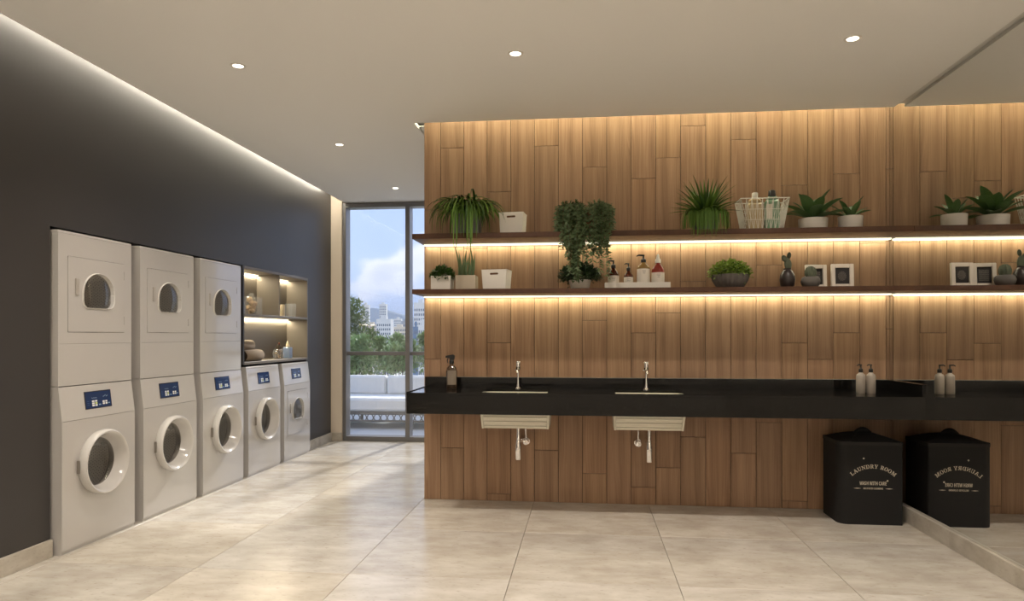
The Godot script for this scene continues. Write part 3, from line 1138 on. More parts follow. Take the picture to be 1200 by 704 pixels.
func towel(at: Vector3, label: String) -> void:
	var t := thing("rolled_towel", label, "towel", at, -PI / 2.0, "rolled towels in the niche")
	var r := 0.055
	var mb := MB.new()
	mb.xf = Transform3D(Basis(Vector3(0, -1, 0), Vector3(1, 0, 0), Vector3(0, 0, 1)), Vector3(0, r, 0))
	mb.lathe([V(0, -0.175), V(r - 0.006, -0.175), V(r, -0.168), V(r, 0.158), V(r - 0.006, 0.165), V(r - 0.012, 0.162)], 28)
	part("outer_fold", mb, M.towel, t)
	var sp := MB.new()
	var pts := []
	for k in 46:
		var a := k * 0.42
		var rr := 0.008 + 0.0021 * k * 0.5
		pts.append(Vector3(0.163, r + sin(a) * rr, cos(a) * rr))
	sp.tube(pts, 0.0042, 6)
	part("rolled_edge", sp, M.towel_dark, t)
	var fl := MB.new()
	fl.xf = Transform3D(Basis(Vector3(0, -1, 0), Vector3(1, 0, 0), Vector3(0, 0, 1)), Vector3(0, r, 0))
	fl.lathe([V(0, 0.159), V(r - 0.010, 0.159)], 28)
	part("rolled_end", fl, M.towel_dark, t)


# ---------------------------------------------------------------- counter, sinks, taps
const TOP := 0.891
const FRONT := 4.784
const SINKS := [-0.505, 0.447]


func build_counter() -> void:
	var xl := WOOD_L
	var xr := MIRROR
	var o := P(0, 0.74, 5.05)
	var t := thing("countertop", "long black granite counter with deep front apron along the wood wall", "counter", o)
	var s := 0.235
	var da := 4.850
	var db := 5.150
	var slabs := [
		[P(xl, TOP - 0.016, da), P(xr, TOP, FRONT)],
		[P(xl, TOP - 0.016, WOOD - 0.001), P(xr, TOP, db)],
		[P(xl, TOP - 0.016, db), P(SINKS[0] - s, TOP, da)],
		[P(SINKS[0] + s, TOP - 0.016, db), P(SINKS[1] - s, TOP, da)],
		[P(SINKS[1] + s, TOP - 0.016, db), P(xr, TOP, da)],
	]
	var mb := MB.new()
	mb.xf.origin = -o
	for b in slabs:
		mb.box(b[0], b[1])
	part("slab", mb, M.granite, t)
	for e in [
		["apron", P(xl, 0.74, FRONT + 0.02), P(xr, TOP - 0.016, FRONT)],
		["end_apron", P(xl, 0.74, WOOD - 0.001), P(xl + 0.02, TOP - 0.016, FRONT + 0.02)],
		["end_lip", P(xl, TOP, WOOD - 0.02), P(xl + 0.012, TOP + 0.006, FRONT)],
		["backsplash", P(xl + 0.012, TOP, WOOD - 0.001), P(xr, 0.974, WOOD - 0.02)],
		["side_splash", P(xr - 0.02, TOP, WOOD - 0.02), P(xr, 0.974, FRONT + 0.006)]]:
		var q := MB.new()
		q.xf.origin = -o
		q.box(e[1], e[2], 0.0015)
		part(e[0], q, M.granite, t)
	for k in 2:
		sink(SINKS[k], ["left", "right"][k], 1.0 if k == 0 else -1.0)


func sink(x: float, which: String, side: float) -> void:
	var o := P(x, 0.626, 5.0)
	var t := thing("laundry_sink", "cream ceramic laundry sink with ribbed front under the %s tap" % which, "sink", o)
	# tapered basin: open box whose front slopes back
	var yt := TOP - 0.0165 - 0.626
	var top := [Vector3(-0.262, yt, 0.160), Vector3(0.262, yt, 0.160), Vector3(0.262, yt, -0.160), Vector3(-0.262, yt, -0.160)]
	var bot := [Vector3(-0.244, 0, 0.075), Vector3(0.244, 0, 0.075), Vector3(0.244, 0, -0.140), Vector3(-0.244, 0, -0.140)]
	var mb := MB.new()
	for k in 4:
		var q := (k + 1) % 4
		var mid: Vector3 = (top[k] + top[q] + bot[k] + bot[q]) / 4.0 - Vector3(0, yt / 2.0, 0)
		var out := Vector3(mid.x, 0, mid.z).normalized()
		mb.quad(top[k], top[q], bot[q], bot[k], out)
		var inn := 0.94
		var up := Vector3(0, 0.012, 0)
		mb.quad(top[k] * Vector3(inn, 1, inn), top[q] * Vector3(inn, 1, inn), bot[q] * Vector3(inn, 1, inn) + up, bot[k] * Vector3(inn, 1, inn) + up, -out)
		mb.quad(top[k], top[q], top[q] * Vector3(inn, 1, inn), top[k] * Vector3(inn, 1, inn), Vector3.UP)
	mb.quad(bot[0], bot[1], bot[2], bot[3], Vector3.DOWN)
	mb.quad(bot[0] * 0.94 + Vector3(0, 0.012, 0), bot[1] * 0.94 + Vector3(0, 0.012, 0), bot[2] * 0.94 + Vector3(0, 0.012, 0), bot[3] * 0.94 + Vector3(0, 0.012, 0), Vector3.UP)
	part("basin", mb, M.ceramic, t)
	# washboard ribs on the sloping front
	for k in 5:
		var f := 0.06 + k * 0.135
		var p: Vector3 = (bot[0] as Vector3).lerp(top[0], f)
		var w: float = lerpf(0.244, 0.262, f) - 0.018
		var rb := MB.new()
		rb.tube([Vector3(-w, p.y, p.z + 0.001), Vector3(w, p.y, p.z + 0.001)], 0.0085, 8)
		part("rib", rb, M.ceramic, t)
	for s in [-1.0, 1.0]:
		var st := MB.new()
		var a := Vector3(s * 0.236, 0.002, 0.080)
		var b := Vector3(s * 0.252, yt - 0.004, 0.163)
		st.tube([a, b], 0.009, 8)
		part("edge_moulding", st, M.ceramic, t)
	var tr := MB.new()
	tr.xf.origin = Vector3(0.012, 0, -0.02)
	tr.lathe([V(0.034, 0.0), V(0.034, -0.006), V(0.013, -0.012), V(0.0125, -0.085), V(0.015, -0.09), V(0.022, -0.135), V(0.0225, -0.235), V(0.020, -0.243), V(0, -0.245)], 24)
	var trap := part("bottle_trap", tr, M.chrome, t)
	var pp := MB.new()
	pp.tube([Vector3(0.012, -0.12, -0.02), Vector3(0.012, -0.12, -0.20), Vector3(0.012, -0.12, -0.322)], 0.014, 12)
	part("waste_pipe", pp, M.chrome, trap)
	# stop valve on the wall beside the trap
	var vx := x + 0.045 * side
	var va := thing("stop_valve", "chrome stop valve on the boards beside the %s sink trap" % which, "valve", P(vx, 0.475, WOOD))
	var vm := MB.new()
	vm.xf = Transform3D(Basis(Vector3(1, 0, 0), Vector3(0, 0, 1), Vector3(0, -1, 0)), Vector3.ZERO)
	vm.lathe([V(0, 0.006), V(0.028, 0.006), V(0.030, 0.0)], 24)
	vm.lathe([V(0.010, 0.006), V(0.010, 0.05), V(0, 0.05)], 16)
	part("flange", vm, M.chrome, va)
	var vk := MB.new()
	vk.xf = Transform3D(Basis(Vector3(1, 0, 0), Vector3(0, 0, 1), Vector3(0, -1, 0)), Vector3(0, 0, 0.05))
	vk.lathe([V(0, 0), V(0.022, 0), V(0.024, 0.006), V(0.022, 0.018), V(0, 0.02)], 18, 6, 0.18)
	part("knob", vk, M.chrome, va)
	var vt := MB.new()
	vt.tube([Vector3(0, 0.0, 0.03), Vector3(0, 0.03, 0.03), Vector3(0, 0.15, 0.05)], 0.006, 8)
	part("hose", vt, M.chrome, va)
	# pillar tap
	var fx := x - 0.008 * side
	var f := thing("sink_tap", "slim chrome pillar tap with a thick barrel head over the %s sink" % which, "tap", P(fx, TOP, 5.215))
	part("base", lathed([V(0.026, 0.0), V(0.026, 0.008), V(0.014, 0.014), V(0.012, 0.03)], 24), M.chrome, f)
	part("stem", lathed([V(0.012, 0.02), V(0.0085, 0.05), V(0.0075, 0.12), V(0.009, 0.145), V(0.015, 0.15)], 20), M.chrome, f)
	part("barrel", lathed([V(0.0155, 0.150), V(0.018, 0.154), V(0.018, 0.206), V(0.015, 0.211), V(0, 0.212)], 24), M.chrome, f)
	var sp := MB.new()
	sp.tube([Vector3(0, 0.142, 0.006), Vector3(0, 0.146, 0.05), Vector3(0, 0.140, 0.075), Vector3(0, 0.128, 0.082)], 0.0075, 10)
	part("spout", sp, M.chrome, f)
	part("lever", boxes([[Vector3(-0.024, 0.143, -0.005), Vector3(-0.012, 0.151, 0.005)]], 0.002), M.chrome, f)


# ---------------------------------------------------------------- shelves
const SH_F := 4.942
const SH_HI := 2.052
const SH_LO := 1.642


func build_shelves() -> void:
	for e in [[2.014, SH_HI, "upper dark walnut shelf carrying the fern, trailing plant and basket"], [1.607, SH_LO, "lower dark walnut shelf carrying bottles, small pots and frames"]]:
		var mb := MB.new()
		mb.box(P(WOOD_L, e[0], WOOD), P(MIRROR, e[1], SH_F), 0.002)
		tag(part("wall_shelf", mb, M.walnut, self), e[2], "shelf", "walnut wall shelves")


func storage_box(called_at: Vector3, w: float, h: float, label: String, turn: float) -> void:
	var t := thing("storage_box", label, "box", called_at, turn, "white storage boxes")
	var a := w / 2.0
	var d := 0.075
	var wall := 0.004
	var mb := MB.new()
	# front with a slot
	var slot := PackedVector2Array()
	for k in 12:
		var g := TAU * k / 12.0
		slot.append(V(cos(g) * 0.008 + (0.026 if cos(g) > 0.0 else -0.026), h - 0.032 + sin(g) * 0.008))
	for s in [1.0, -1.0]:
		mb.xf = Transform3D(Basis.from_scale(Vector3(1, 1, s)), Vector3.ZERO)
		mb.plate_with_hole(V(-a, 0), V(a, h), slot, V(0, h - 0.032), d, wall)
		mb.plate_with_hole(V(-a, 0), V(a, h), slot, V(0, h - 0.032), d - wall, 0.0)
	mb.xf = Transform3D()
	mb.box(Vector3(-a, 0, -d), Vector3(-a + wall, h, d), 0.001)
	mb.box(Vector3(a - wall, 0, -d), Vector3(a, h, d), 0.001)
	mb.box(Vector3(-a, 0, -d), Vector3(a, wall, d), 0.001)
	for k in mb.v.size():
		var p := mb.v[k]
		var f := 0.90 + 0.10 * p.y / h
		mb.v[k] = Vector3(p.x * f, p.y, p.z * f)
	part("tub", mb, M.white, t)
	part("grip_inset", boxes([[Vector3(-0.040, h - 0.046, d * 0.97 - 0.012), Vector3(0.040, h - 0.018, d * 0.97 - 0.009)]]), M.wicker, t)
	var rim := MB.new()
	for e in [[Vector3(-a, h - 0.004, d - 0.006), Vector3(a, h, d + 0.002)], [Vector3(-a, h - 0.004, -d - 0.002), Vector3(a, h, -d + 0.006)], [Vector3(-a - 0.002, h - 0.004, -d), Vector3(-a + 0.006, h, d)], [Vector3(a - 0.006, h - 0.004, -d), Vector3(a + 0.002, h, d)]]:
		rim.box(e[0], e[1], 0.001)
	part("rim", rim, M.white_satin, t)


# arching strap leaf from `base`; keeps off the wall and off the shelf it stands on
func strap(base: Vector3, az: float, pitch: float, bend: float, length: float, width: float, shelf: float, origin: Vector3, segs := 9) -> MB:
	var mb := MB.new()
	var dir := Vector3(cos(az), 0, sin(az))
	var side := Vector3(-sin(az), 0, cos(az))
	var p := base
	var pts := [p]
	var w := [width * 0.55]
	var a := pitch
	var st := length / segs
	for k in segs:
		var f := (k + 1.0) / segs
		p += (dir * cos(a) + Vector3.UP * sin(a)) * st
		a = maxf(a - bend / segs, -1.5)
		var g := p + origin
		g.z = maxf(g.z, -WOOD + 0.012)
		g.x = maxf(g.x, WOOD_L + 0.02)
		if -g.z > SH_F - 0.014 and g.y < shelf + 0.012:
			g.y = shelf + 0.012 + rng.randf() * 0.004
		p = g - origin
		pts.append(p)
		w.append(width * (1.0 - pow(f, 2.2)) + 0.0012)
	mb.blade(pts, w, side, 0.22)
	return mb


func pot_box(t: Node3D, hw: float, h: float, hd: float, m: Material) -> void:
	var mb := MB.new()
	var wall := 0.006
	mb.box(Vector3(-hw, 0, hd - wall), Vector3(hw, h, hd), 0.002)
	mb.box(Vector3(-hw, 0, -hd), Vector3(hw, h, -hd + wall), 0.002)
	mb.box(Vector3(-hw, 0, -hd + wall), Vector3(-hw + wall, h, hd - wall), 0.001)
	mb.box(Vector3(hw - wall, 0, -hd + wall), Vector3(hw, h, hd - wall), 0.001)
	mb.box(Vector3(-hw + wall, 0, -hd + wall), Vector3(hw - wall, wall, hd - wall))
	part("pot", mb, m, t)
	part("soil", boxes([[Vector3(-hw + wall, wall, -hd + wall), Vector3(hw - wall, h - 0.014, hd - wall)]]), M.soil, t)


func small_leaf(mb: MB, at: Vector3, dir: Vector3, len: float, wid: float, nrm: Vector3) -> void:
	var d := dir.normalized()
	var s := d.cross(nrm)
	if s.length() < 0.01:
		s = d.cross(Vector3(0.3, 0.2, 0.9))
	s = s.normalized()
	var n := s.cross(d).normalized()
	var tip := at + d * len
	var l := at + d * len * 0.45 + s * wid * 0.5 + n * wid * 0.12
	var r := at + d * len * 0.45 - s * wid * 0.5 + n * wid * 0.12
	mb.face(at, l, tip, n)
	mb.face(at, r, tip, n)


func dome(t: Node3D, called: String, m: Material, centre: Vector3, radius: Vector3, count: int, len: float, wid: float, seed_: int, back := -9.0) -> void:
	var r := RandomNumberGenerator.new()
	r.seed = seed_
	var mb := MB.new()
	for k in count:
		var d := Vector3(r.randfn(), absf(r.randfn()) * 0.9 - 0.12, r.randfn()).normalized()
		var p := centre + d * radius * r.randf_range(0.55, 1.0)
		if p.z < back:
			continue
		var out := (d + Vector3(r.randfn(), r.randfn(), r.randfn()) * 0.55).normalized()
		small_leaf(mb, p, out, len * r.randf_range(0.7, 1.2), wid * r.randf_range(0.7, 1.2), (Vector3.UP + d * 0.4).normalized())
	var o := part(called, mb, m, t)
	o.set_meta("kind", "stuff")


func build_upper_shelf() -> void:
	# arching spider plant
	var at := P(-0.880, SH_HI, 5.045)
	var t := thing("spider_plant", "arching green spider plant in a grey rectangular pot on the upper shelf", "plant", at)
	pot_box(t, 0.098, 0.150, 0.075, M.pot_grey)
	for k in 230:
		var az := k * 2.39996 + rng.randf_range(-0.2, 0.2)
		var b := Vector3(rng.randf_range(-0.07, 0.07), 0.14, rng.randf_range(-0.05, 0.05))
		var long := rng.randf_range(0.28, 0.44) * (1.0 - 0.12 * absf(cos(az)))
		part("leaf", strap(b, az, rng.randf_range(0.8, 1.5), rng.randf_range(2.3, 3.5), long, rng.randf_range(0.015, 0.023), SH_HI, at), [M.fern, M.fern_light, M.fern_dark][k % 3], t)
	for k in 13:
		var bx := [-0.055, -0.045, -0.048, 0.05, 0.058, 0.064, 0.045, 0.0, -0.02, 0.08, -0.09, 0.02, 0.10][k] as float
		var long := [0.50, 0.44, 0.34, 0.47, 0.56, 0.42, 0.36, 0.30, 0.28, 0.46, 0.30, 0.34, 0.32][k] as float
		part("leaf", strap(Vector3(bx, 0.14, 0.068), PI / 2.0 + rng.randf_range(-0.12, 0.12), 1.0, 6.4, long, rng.randf_range(0.014, 0.020), SH_HI, at, 12), M.fern_light if k % 2 else M.fern, t)
	storage_box(P(-0.543, SH_HI, 5.12), 0.185, 0.165, "white slotted storage box on the upper shelf beside the spider plant", -0.10)

	# trailing plant
	at = P(-0.005, SH_HI, 5.045)
	t = thing("trailing_plant", "dense trailing plant whose vines hang over the upper shelf edge", "plant", at)
	pot_box(t, 0.13, 0.155, 0.085, M.wicker)
	var vines := 0
	var bulk := MB.new()
	var bulk2 := MB.new()
	var stems := MB.new()
	for k in 150:
		var left := k % 5 < 3
		var bx := rng.randf_range(-0.125, -0.01) if left else rng.randf_range(0.035, 0.135)
		var front := rng.randf() < 0.74
		var az := PI / 2.0 + rng.randf_range(-0.5, 0.5) if front else (PI + rng.randf_range(-0.9, 0.9) if left else rng.randf_range(-0.9, 0.9))
		if bx > -0.02 and bx < 0.06 and front:
			continue
		var p := Vector3(bx, 0.150, rng.randf_range(-0.05, 0.06))
		var a := rng.randf_range(0.8, 1.5)
		var drop := rng.randf_range(0.12, 0.28)
		if front and k % 7 == 0:
			drop = rng.randf_range(0.32, 0.44)
		var len := 0.20 + drop
		var segs := int(len / 0.016)
		var pts := [p]
		for s in segs:
			p += (Vector3(cos(az), 0, sin(az)) * cos(a) + Vector3.UP * sin(a)) * 0.016
			var turn := 0.34 if s < 12 else 0.10
			a = maxf(a - turn, -1.54)
			var g := p + at
			g.z = clampf(g.z, -WOOD + 0.02, -SH_F + 0.055)
			if front:
				g.z = maxf(g.z, -SH_F + 0.012) if g.y < SH_HI + 0.03 else g.z
			elif g.y < SH_HI + 0.015:
				break
			g.x = clampf(g.x, at.x - 0.205, at.x + 0.20)
			p = g - at
			pts.append(p)
			for q in 3:
				var d := Vector3(rng.randfn(), rng.randf_range(-1.2, 0.3), rng.randfn() + 0.25).normalized()
				small_leaf(bulk if q else bulk2, p, d, rng.randf_range(0.022, 0.042), rng.randf_range(0.010, 0.017), Vector3(0, 0.6, 0.8))
		if pts.size() > 2:
			stems.tube(pts, 0.0012, 4, false)
	for e in [["vine_leaves", bulk, M.ivy], ["young_leaves", bulk2, M.ivy_dark], ["vine_stems", stems, M.wicker]]:
		var o := part(e[0], e[1], e[2], t)
		o.set_meta("kind", "stuff")
	dome(t, "crown_leaves", M.ivy_dark, Vector3(-0.09, 0.14, 0.0), Vector3(0.11, 0.10, 0.09), 700, 0.026, 0.013, 91)
	dome(t, "crown_leaves", M.ivy, Vector3(0.10, 0.14, 0.0), Vector3(0.10, 0.095, 0.09), 600, 0.026, 0.013, 92)

	# spiky fern
	at = P(0.862, SH_HI, 5.05)
	t = thing("spiky_fern", "bright green spiky fern with a skirt of grassy leaves, upper shelf", "plant", at)
	part("pot", lathed([V(0, 0), V(0.085, 0), V(0.10, 0.13), V(0.094, 0.13), V(0.088, 0.115), V(0, 0.115)], 32), M.pot_grey, t)
	for k in 100:
		var az := k * 2.39996
		var b := Vector3(cos(az) * 0.04, 0.12, sin(az) * 0.04)
		var rise := lerpf(1.48, 0.25, k / 100.0)
		part("leaf", strap(b, az, rise, rng.randf_range(0.2, 0.9), rng.randf_range(0.24, 0.315) * (1.0 - 0.27 * cos(rise)), rng.randf_range(0.016, 0.024), SH_HI, at), [M.fern, M.fern_dark, M.fern][k % 3], t)
	for k in 120:
		var az := rng.randf_range(-0.25, PI + 0.25)
		var b := Vector3(cos(az) * 0.093, 0.128, sin(az) * 0.093)
		part("leaf", strap(b, az, rng.randf_range(0.1, 0.8), rng.randf_range(5.0, 7.0), rng.randf_range(0.15, 0.25), rng.randf_range(0.009, 0.013), SH_HI, at), M.fern_light if k % 3 == 0 else M.fern, t)

	wire_basket()
	succulent(P(1.633, SH_HI, 5.13), 0.100, 0.088, 17, 0.225, 0.088, 11, "broad-leaved green succulent in a low white pot beside the wire basket")
	succulent(P(1.890, SH_HI, 5.13), 0.083, 0.100, 11, 0.155, 0.050, 12, "small narrow-leaved succulent in a low white pot nearest the mirror")


func wire_basket() -> void:
	var at := P(1.272, SH_HI, 5.12)
	var t := thing("wire_basket", "white open wire basket holding two bottles on the upper shelf", "basket", at)
	var h := 0.226
	var corners := func(f: float) -> Array:
		var w := lerpf(0.130, 0.168, f)
		var d := lerpf(0.075, 0.098, f)
		return [Vector3(-w, h * f, d), Vector3(w, h * f, d), Vector3(w, h * f, -d), Vector3(-w, h * f, -d)]
	var top: Array = corners.call(1.0)
	var bot: Array = corners.call(0.012)
	var rim := MB.new()
	rim.tube([top[0], top[1], top[2], top[3], top[0]], 0.0042, 6)
	part("rim", rim, M.white_satin, t)
	var foot := MB.new()
	foot.tube([bot[0], bot[1], bot[2], bot[3], bot[0]], 0.0035, 6)
	part("base_ring", foot, M.white_satin, t)
	for s in 4:
		var a0: Vector3 = bot[s]
		var a1: Vector3 = bot[(s + 1) % 4]
		var b0: Vector3 = top[s]
		var b1: Vector3 = top[(s + 1) % 4]
		var n := 9 if s % 2 == 0 else 6
		var mesh_side := MB.new()
		for k in n + 1:
			var f := float(k) / n
			mesh_side.tube([a0.lerp(a1, f), b0.lerp(b1, f)], 0.0019, 4, false)
		for k in n:
			# each diamond: a crossing pair between neighbours
			mesh_side.tube([a0.lerp(a1, float(k) / n), b0.lerp(b1, float(k + 1) / n)], 0.0015, 4, false)
			mesh_side.tube([a0.lerp(a1, float(k + 1) / n), b0.lerp(b1, float(k) / n)], 0.0015, 4, false)
		for q in [0.33, 0.66]:
			mesh_side.tube([a0.lerp(b0, q), a1.lerp(b1, q)], 0.0017, 4, false)
		part("wire_side", mesh_side, M.white_satin, t)
	part("tray", boxes([[Vector3(-0.128, 0.001, -0.073), Vector3(0.128, 0.004, 0.073)]]), M.white_satin, t)
	var b := thing("detergent_bottle", "beige bottle with a white cap inside the wire basket", "bottle", at + Vector3(-0.048, 0.0045, 0.0))
	part("body", boxes([[Vector3(-0.055, 0, -0.035), Vector3(0.055, 0.205, 0.035)]], 0.014), M.beige_bottle, b)
	part("shoulder", boxes([[Vector3(-0.042, 0.200, -0.026), Vector3(0.042, 0.236, 0.026)]], 0.012), M.beige_bottle, b)
	part("cap", lathed([V(0.020, 0.232), V(0.021, 0.234), V(0.021, 0.275), V(0.018, 0.279), V(0, 0.279)], 20), M.white_satin, b)
	var g := thing("softener_bottle", "pale green bottle with a black cap inside the wire basket", "bottle", at + Vector3(0.072, 0.0045, 0.0))
	part("body", boxes([[Vector3(-0.050, 0, -0.035), Vector3(0.050, 0.225, 0.035)]], 0.014), M.green_bottle, g)
	part("shoulder", boxes([[Vector3(-0.036, 0.221, -0.026), Vector3(0.036, 0.250, 0.026)]], 0.010), M.green_bottle, g)
	part("cap", lathed([V(0.026, 0.247), V(0.027, 0.249), V(0.024, 0.290), V(0.020, 0.294), V(0, 0.294)], 20), M.black_plastic, g)
	part("label_patch", boxes([[Vector3(-0.048, 0.085, 0.0348), Vector3(-0.004, 0.190, 0.0358)]]), M.label, g)


func succulent(at: Vector3, r: float, h: float, n: int, len: float, wid: float, seed_: int, label: String) -> void:
	var t := thing("potted_succulent", label, "plant", at, 0.0, "succulents in white pots")
	part("pot", lathed([V(0, 0), V(r - 0.010, 0), V(r - 0.004, 0.008), V(r, h), V(r - 0.007, h), V(r - 0.010, h - 0.014), V(0, h - 0.014)], 36), M.white, t)
	var q := RandomNumberGenerator.new()
	q.seed = seed_
	for k in n:
		var az := k * 2.39996 + 0.4
		var pitch := lerpf(1.40, 0.22, float(k) / n)
		var L := len * q.randf_range(0.85, 1.12)
		var mb := MB.new()
		var dir := Vector3(cos(az), 0, sin(az))
		var side := Vector3(-sin(az), 0, cos(az))
		var p := Vector3(cos(az) * 0.02, h - 0.012, sin(az) * 0.02)
		var pts := [p]
		var w := [wid * 0.35]
		var a := pitch
		for s in 8:
			var f := (s + 1.0) / 8.0
			p += (dir * cos(a) + Vector3.UP * sin(a)) * L / 8.0
			a -= 0.07
			p.z = maxf(p.z, -(WOOD - 0.01 + at.z))
			pts.append(p)
			w.append(wid * pow(sin(PI * pow(lerpf(0.14, 1.0, f), 1.35)), 0.8) + 0.002)
		mb.blade(pts, w, side, 0.16)
		part("leaf", mb, M.succulent, t)


func build_lower_shelf() -> void:
	# clipped bush
	var t := thing("potted_bush", "small clipped dark bush in a white square pot at the shelf's left end", "plant", P(-1.083, SH_LO, 5.12))
	pot_box(t, 0.075, 0.108, 0.072, M.white)
	dome(t, "foliage", M.fern_dark, Vector3(0, 0.095, 0), Vector3(0.095, 0.085, 0.085), 620, 0.030, 0.019, 5)
	# snake plant
	var at := P(-0.895, SH_LO, 5.12)
	t = thing("snake_plant", "tall thin snake plant in a white square pot under the spider plant", "plant", at)
	pot_box(t, 0.075, 0.110, 0.072, M.pot_cream)
	for e in [[-0.055, -0.28, 0.245, 0.012], [-0.042, -0.12, 0.20, 0.02], [-0.028, -0.06, 0.17, -0.03], [-0.012, 0.05, 0.215, 0.0], [0.0, 0.10, 0.15, 0.03], [0.014, 0.02, 0.19, -0.02], [0.03, 0.10, 0.16, 0.02], [0.046, -0.12, 0.22, 0.0], [0.052, 0.12, 0.18, 0.02], [-0.035, 0.18, 0.14, 0.04], [0.022, -0.2, 0.13, -0.04]]:
		var mb := MB.new()
		var pts := []
		var w := []
		for s in 8:
			var f := s / 7.0
			pts.append(Vector3(e[0] + e[1] * f * f * 0.14, 0.098 + e[2] * f, e[3] + 0.006 * sin(f * 5.0 + e[0] * 60.0)))
			w.append(0.017 * (1.0 - pow(f, 3.0)) + 0.002)
		mb.blade(pts, w, Vector3(0.96, 0, 0.27).normalized(), 0.2)
		part("leaf", mb, M.snake, t)
	storage_box(P(-0.665, SH_LO, 5.11), 0.195, 0.150, "white slotted storage box on the lower shelf beside the snake plant", -0.16)
	# dark bush below the vines
	t = thing("shaggy_pot_plant", "shaggy dark green plant in a low white bowl below the hanging vines", "plant", P(-0.040, SH_LO, 5.11))
	part("bowl", lathed([V(0, 0), V(0.065, 0), V(0.085, 0.07), V(0.079, 0.07), V(0.072, 0.056), V(0, 0.056)], 32), M.white, t)
	dome(t, "foliage", M.moss, Vector3(0, 0.085, 0), Vector3(0.155, 0.105, 0.12), 1700, 0.034, 0.014, 6)
	dome(t, "drooping_leaves", M.ivy_dark, Vector3(0, 0.075, 0.02), Vector3(0.165, 0.06, 0.13), 420, 0.034, 0.014, 16)
	bottles()
	# clover bowl
	t = thing("clover_bowl", "round-leaved light green plant in a fluted grey stone bowl", "plant", P(1.047, SH_LO, 5.11))
	part("bowl", lathed([V(0, 0), V(0.085, 0.0), V(0.098, 0.012), V(0.126, 0.055), V(0.136, 0.098), V(0.127, 0.098), V(0.118, 0.082), V(0, 0.082)], 96, Vector3.ZERO, 24, 0.05), M.pot_stone, t)
	dome(t, "foliage", M.lime, Vector3(0, 0.095, 0), Vector3(0.155, 0.115, 0.125), 1150, 0.021, 0.021, 8)
	dome(t, "inner_foliage", M.fern, Vector3(0, 0.085, 0), Vector3(0.135, 0.10, 0.11), 700, 0.024, 0.022, 18)
	# cactus in a dark vase
	t = thing("cactus_vase", "pear cactus in a dark round-bellied vase", "plant", P(1.452, SH_LO, 5.12))
	part("vase", lathed([V(0, 0), V(0.032, 0), V(0.048, 0.02), V(0.055, 0.06), V(0.050, 0.095), V(0.036, 0.122), V(0.026, 0.132), V(0.028, 0.142), V(0.023, 0.142), V(0.021, 0.13), V(0, 0.128)], 36), M.vase, t)
	for e in [[Vector3(0.004, 0.172, 0), Vector3(0.026, 0.046, 0.014), 0.1], [Vector3(-0.022, 0.214, 0.004), Vector3(0.019, 0.026, 0.012), 0.5], [Vector3(0.012, 0.236, -0.002), Vector3(0.015, 0.024, 0.011), -0.15]]:
		var mb := MB.new()
		mb.xf = Transform3D(Basis(Vector3(0, 0, 1), e[2]), e[0])
		mb.ellipsoid(Vector3.ZERO, e[1])
		part("cactus_pad", mb, M.cactus, t)
	# round cactus
	t = thing("round_cactus", "small round cactus in a squat grey stone pot before a frame", "plant", P(1.594, SH_LO, 5.06))
	part("pot", lathed([V(0, 0), V(0.045, 0), V(0.060, 0.018), V(0.066, 0.042), V(0.060, 0.066), V(0.048, 0.076), V(0.042, 0.070), V(0, 0.068)], 36), M.pot_stone, t)
	var cb := MB.new()
	cb.xf.origin = Vector3(0, 0.102, 0)
	cb.lathe([V(0.0, -0.045), V(0.030, -0.034), V(0.041, -0.008), V(0.041, 0.012), V(0.032, 0.036), V(0.014, 0.048), V(0, 0.050)], 60, 12, 0.10)
	part("cactus", cb, M.cactus, t)
	picture(P(1.668, SH_LO, 5.17), 1, "white picture frame with a dark patterned print behind the round cactus", 0.10)
	picture(P(1.836, SH_LO, 5.13), 0, "white picture frame with a round ornament print nearest the mirror", -0.06)


func picture(at: Vector3, kind: int, label: String, turn: float) -> void:
	var t := thing("picture_frame", label, "picture frame", at, turn, "white picture frames")
	t.rotation.x = -0.06
	var a := 0.076
	var h := 0.172
	var b := 0.028
	for e in [["frame_side", Vector3(-a, 0, -0.012), Vector3(-a + b, h, 0.012)], ["frame_side", Vector3(a - b, 0, -0.012), Vector3(a, h, 0.012)], ["frame_rail", Vector3(-a + b, 0, -0.012), Vector3(a - b, b, 0.012)], ["frame_rail", Vector3(-a + b, h - b, -0.012), Vector3(a - b, h, 0.012)]]:
		part(e[0], boxes([[e[1], e[2]]], 0.003), M.frame, t)
	part("backing", boxes([[Vector3(-a + b, b, -0.010), Vector3(a - b, h - b, -0.002)]]), M.mount, t)
	var pr := MB.new()
	pr.quad_uv(Vector3(-a + b + 0.006, b + 0.008, -0.001), Vector3(a - b - 0.006, b + 0.008, -0.001), Vector3(a - b - 0.006, h - b - 0.008, -0.001), Vector3(-a + b + 0.006, h - b - 0.008, -0.001), Vector3(0, 0, 1))
	part("print", pr, M.print[kind], t)
	var leg := MB.new()
	leg.box(Vector3(-0.012, 0.008, -0.052), Vector3(0.012, 0.012, -0.012))
	leg.box(Vector3(-0.012, 0.006, -0.016), Vector3(0.012, 0.11, -0.0125))
	part("easel_back", leg, M.mount, t)


func pump(t: Node3D, y: float, r: float, m: Material, spout: float) -> void:
	var head := part("pump", lathed([V(r, y), V(r * 1.1, y + 0.002), V(r * 1.1, y + 0.022), V(r * 0.55, y + 0.028), V(r * 0.35, y + 0.030), V(r * 0.35, y + 0.055), V(0, y + 0.055)], 20), m, t)
	var mb := MB.new()
	mb.tube([Vector3(r * 0.4, y + 0.052, 0), Vector3(-spout * 0.7, y + 0.054, 0.0), Vector3(-spout, y + 0.046, 0.0)], [r * 0.42, r * 0.34, r * 0.24], 10)
	part("nozzle", mb, m, head)


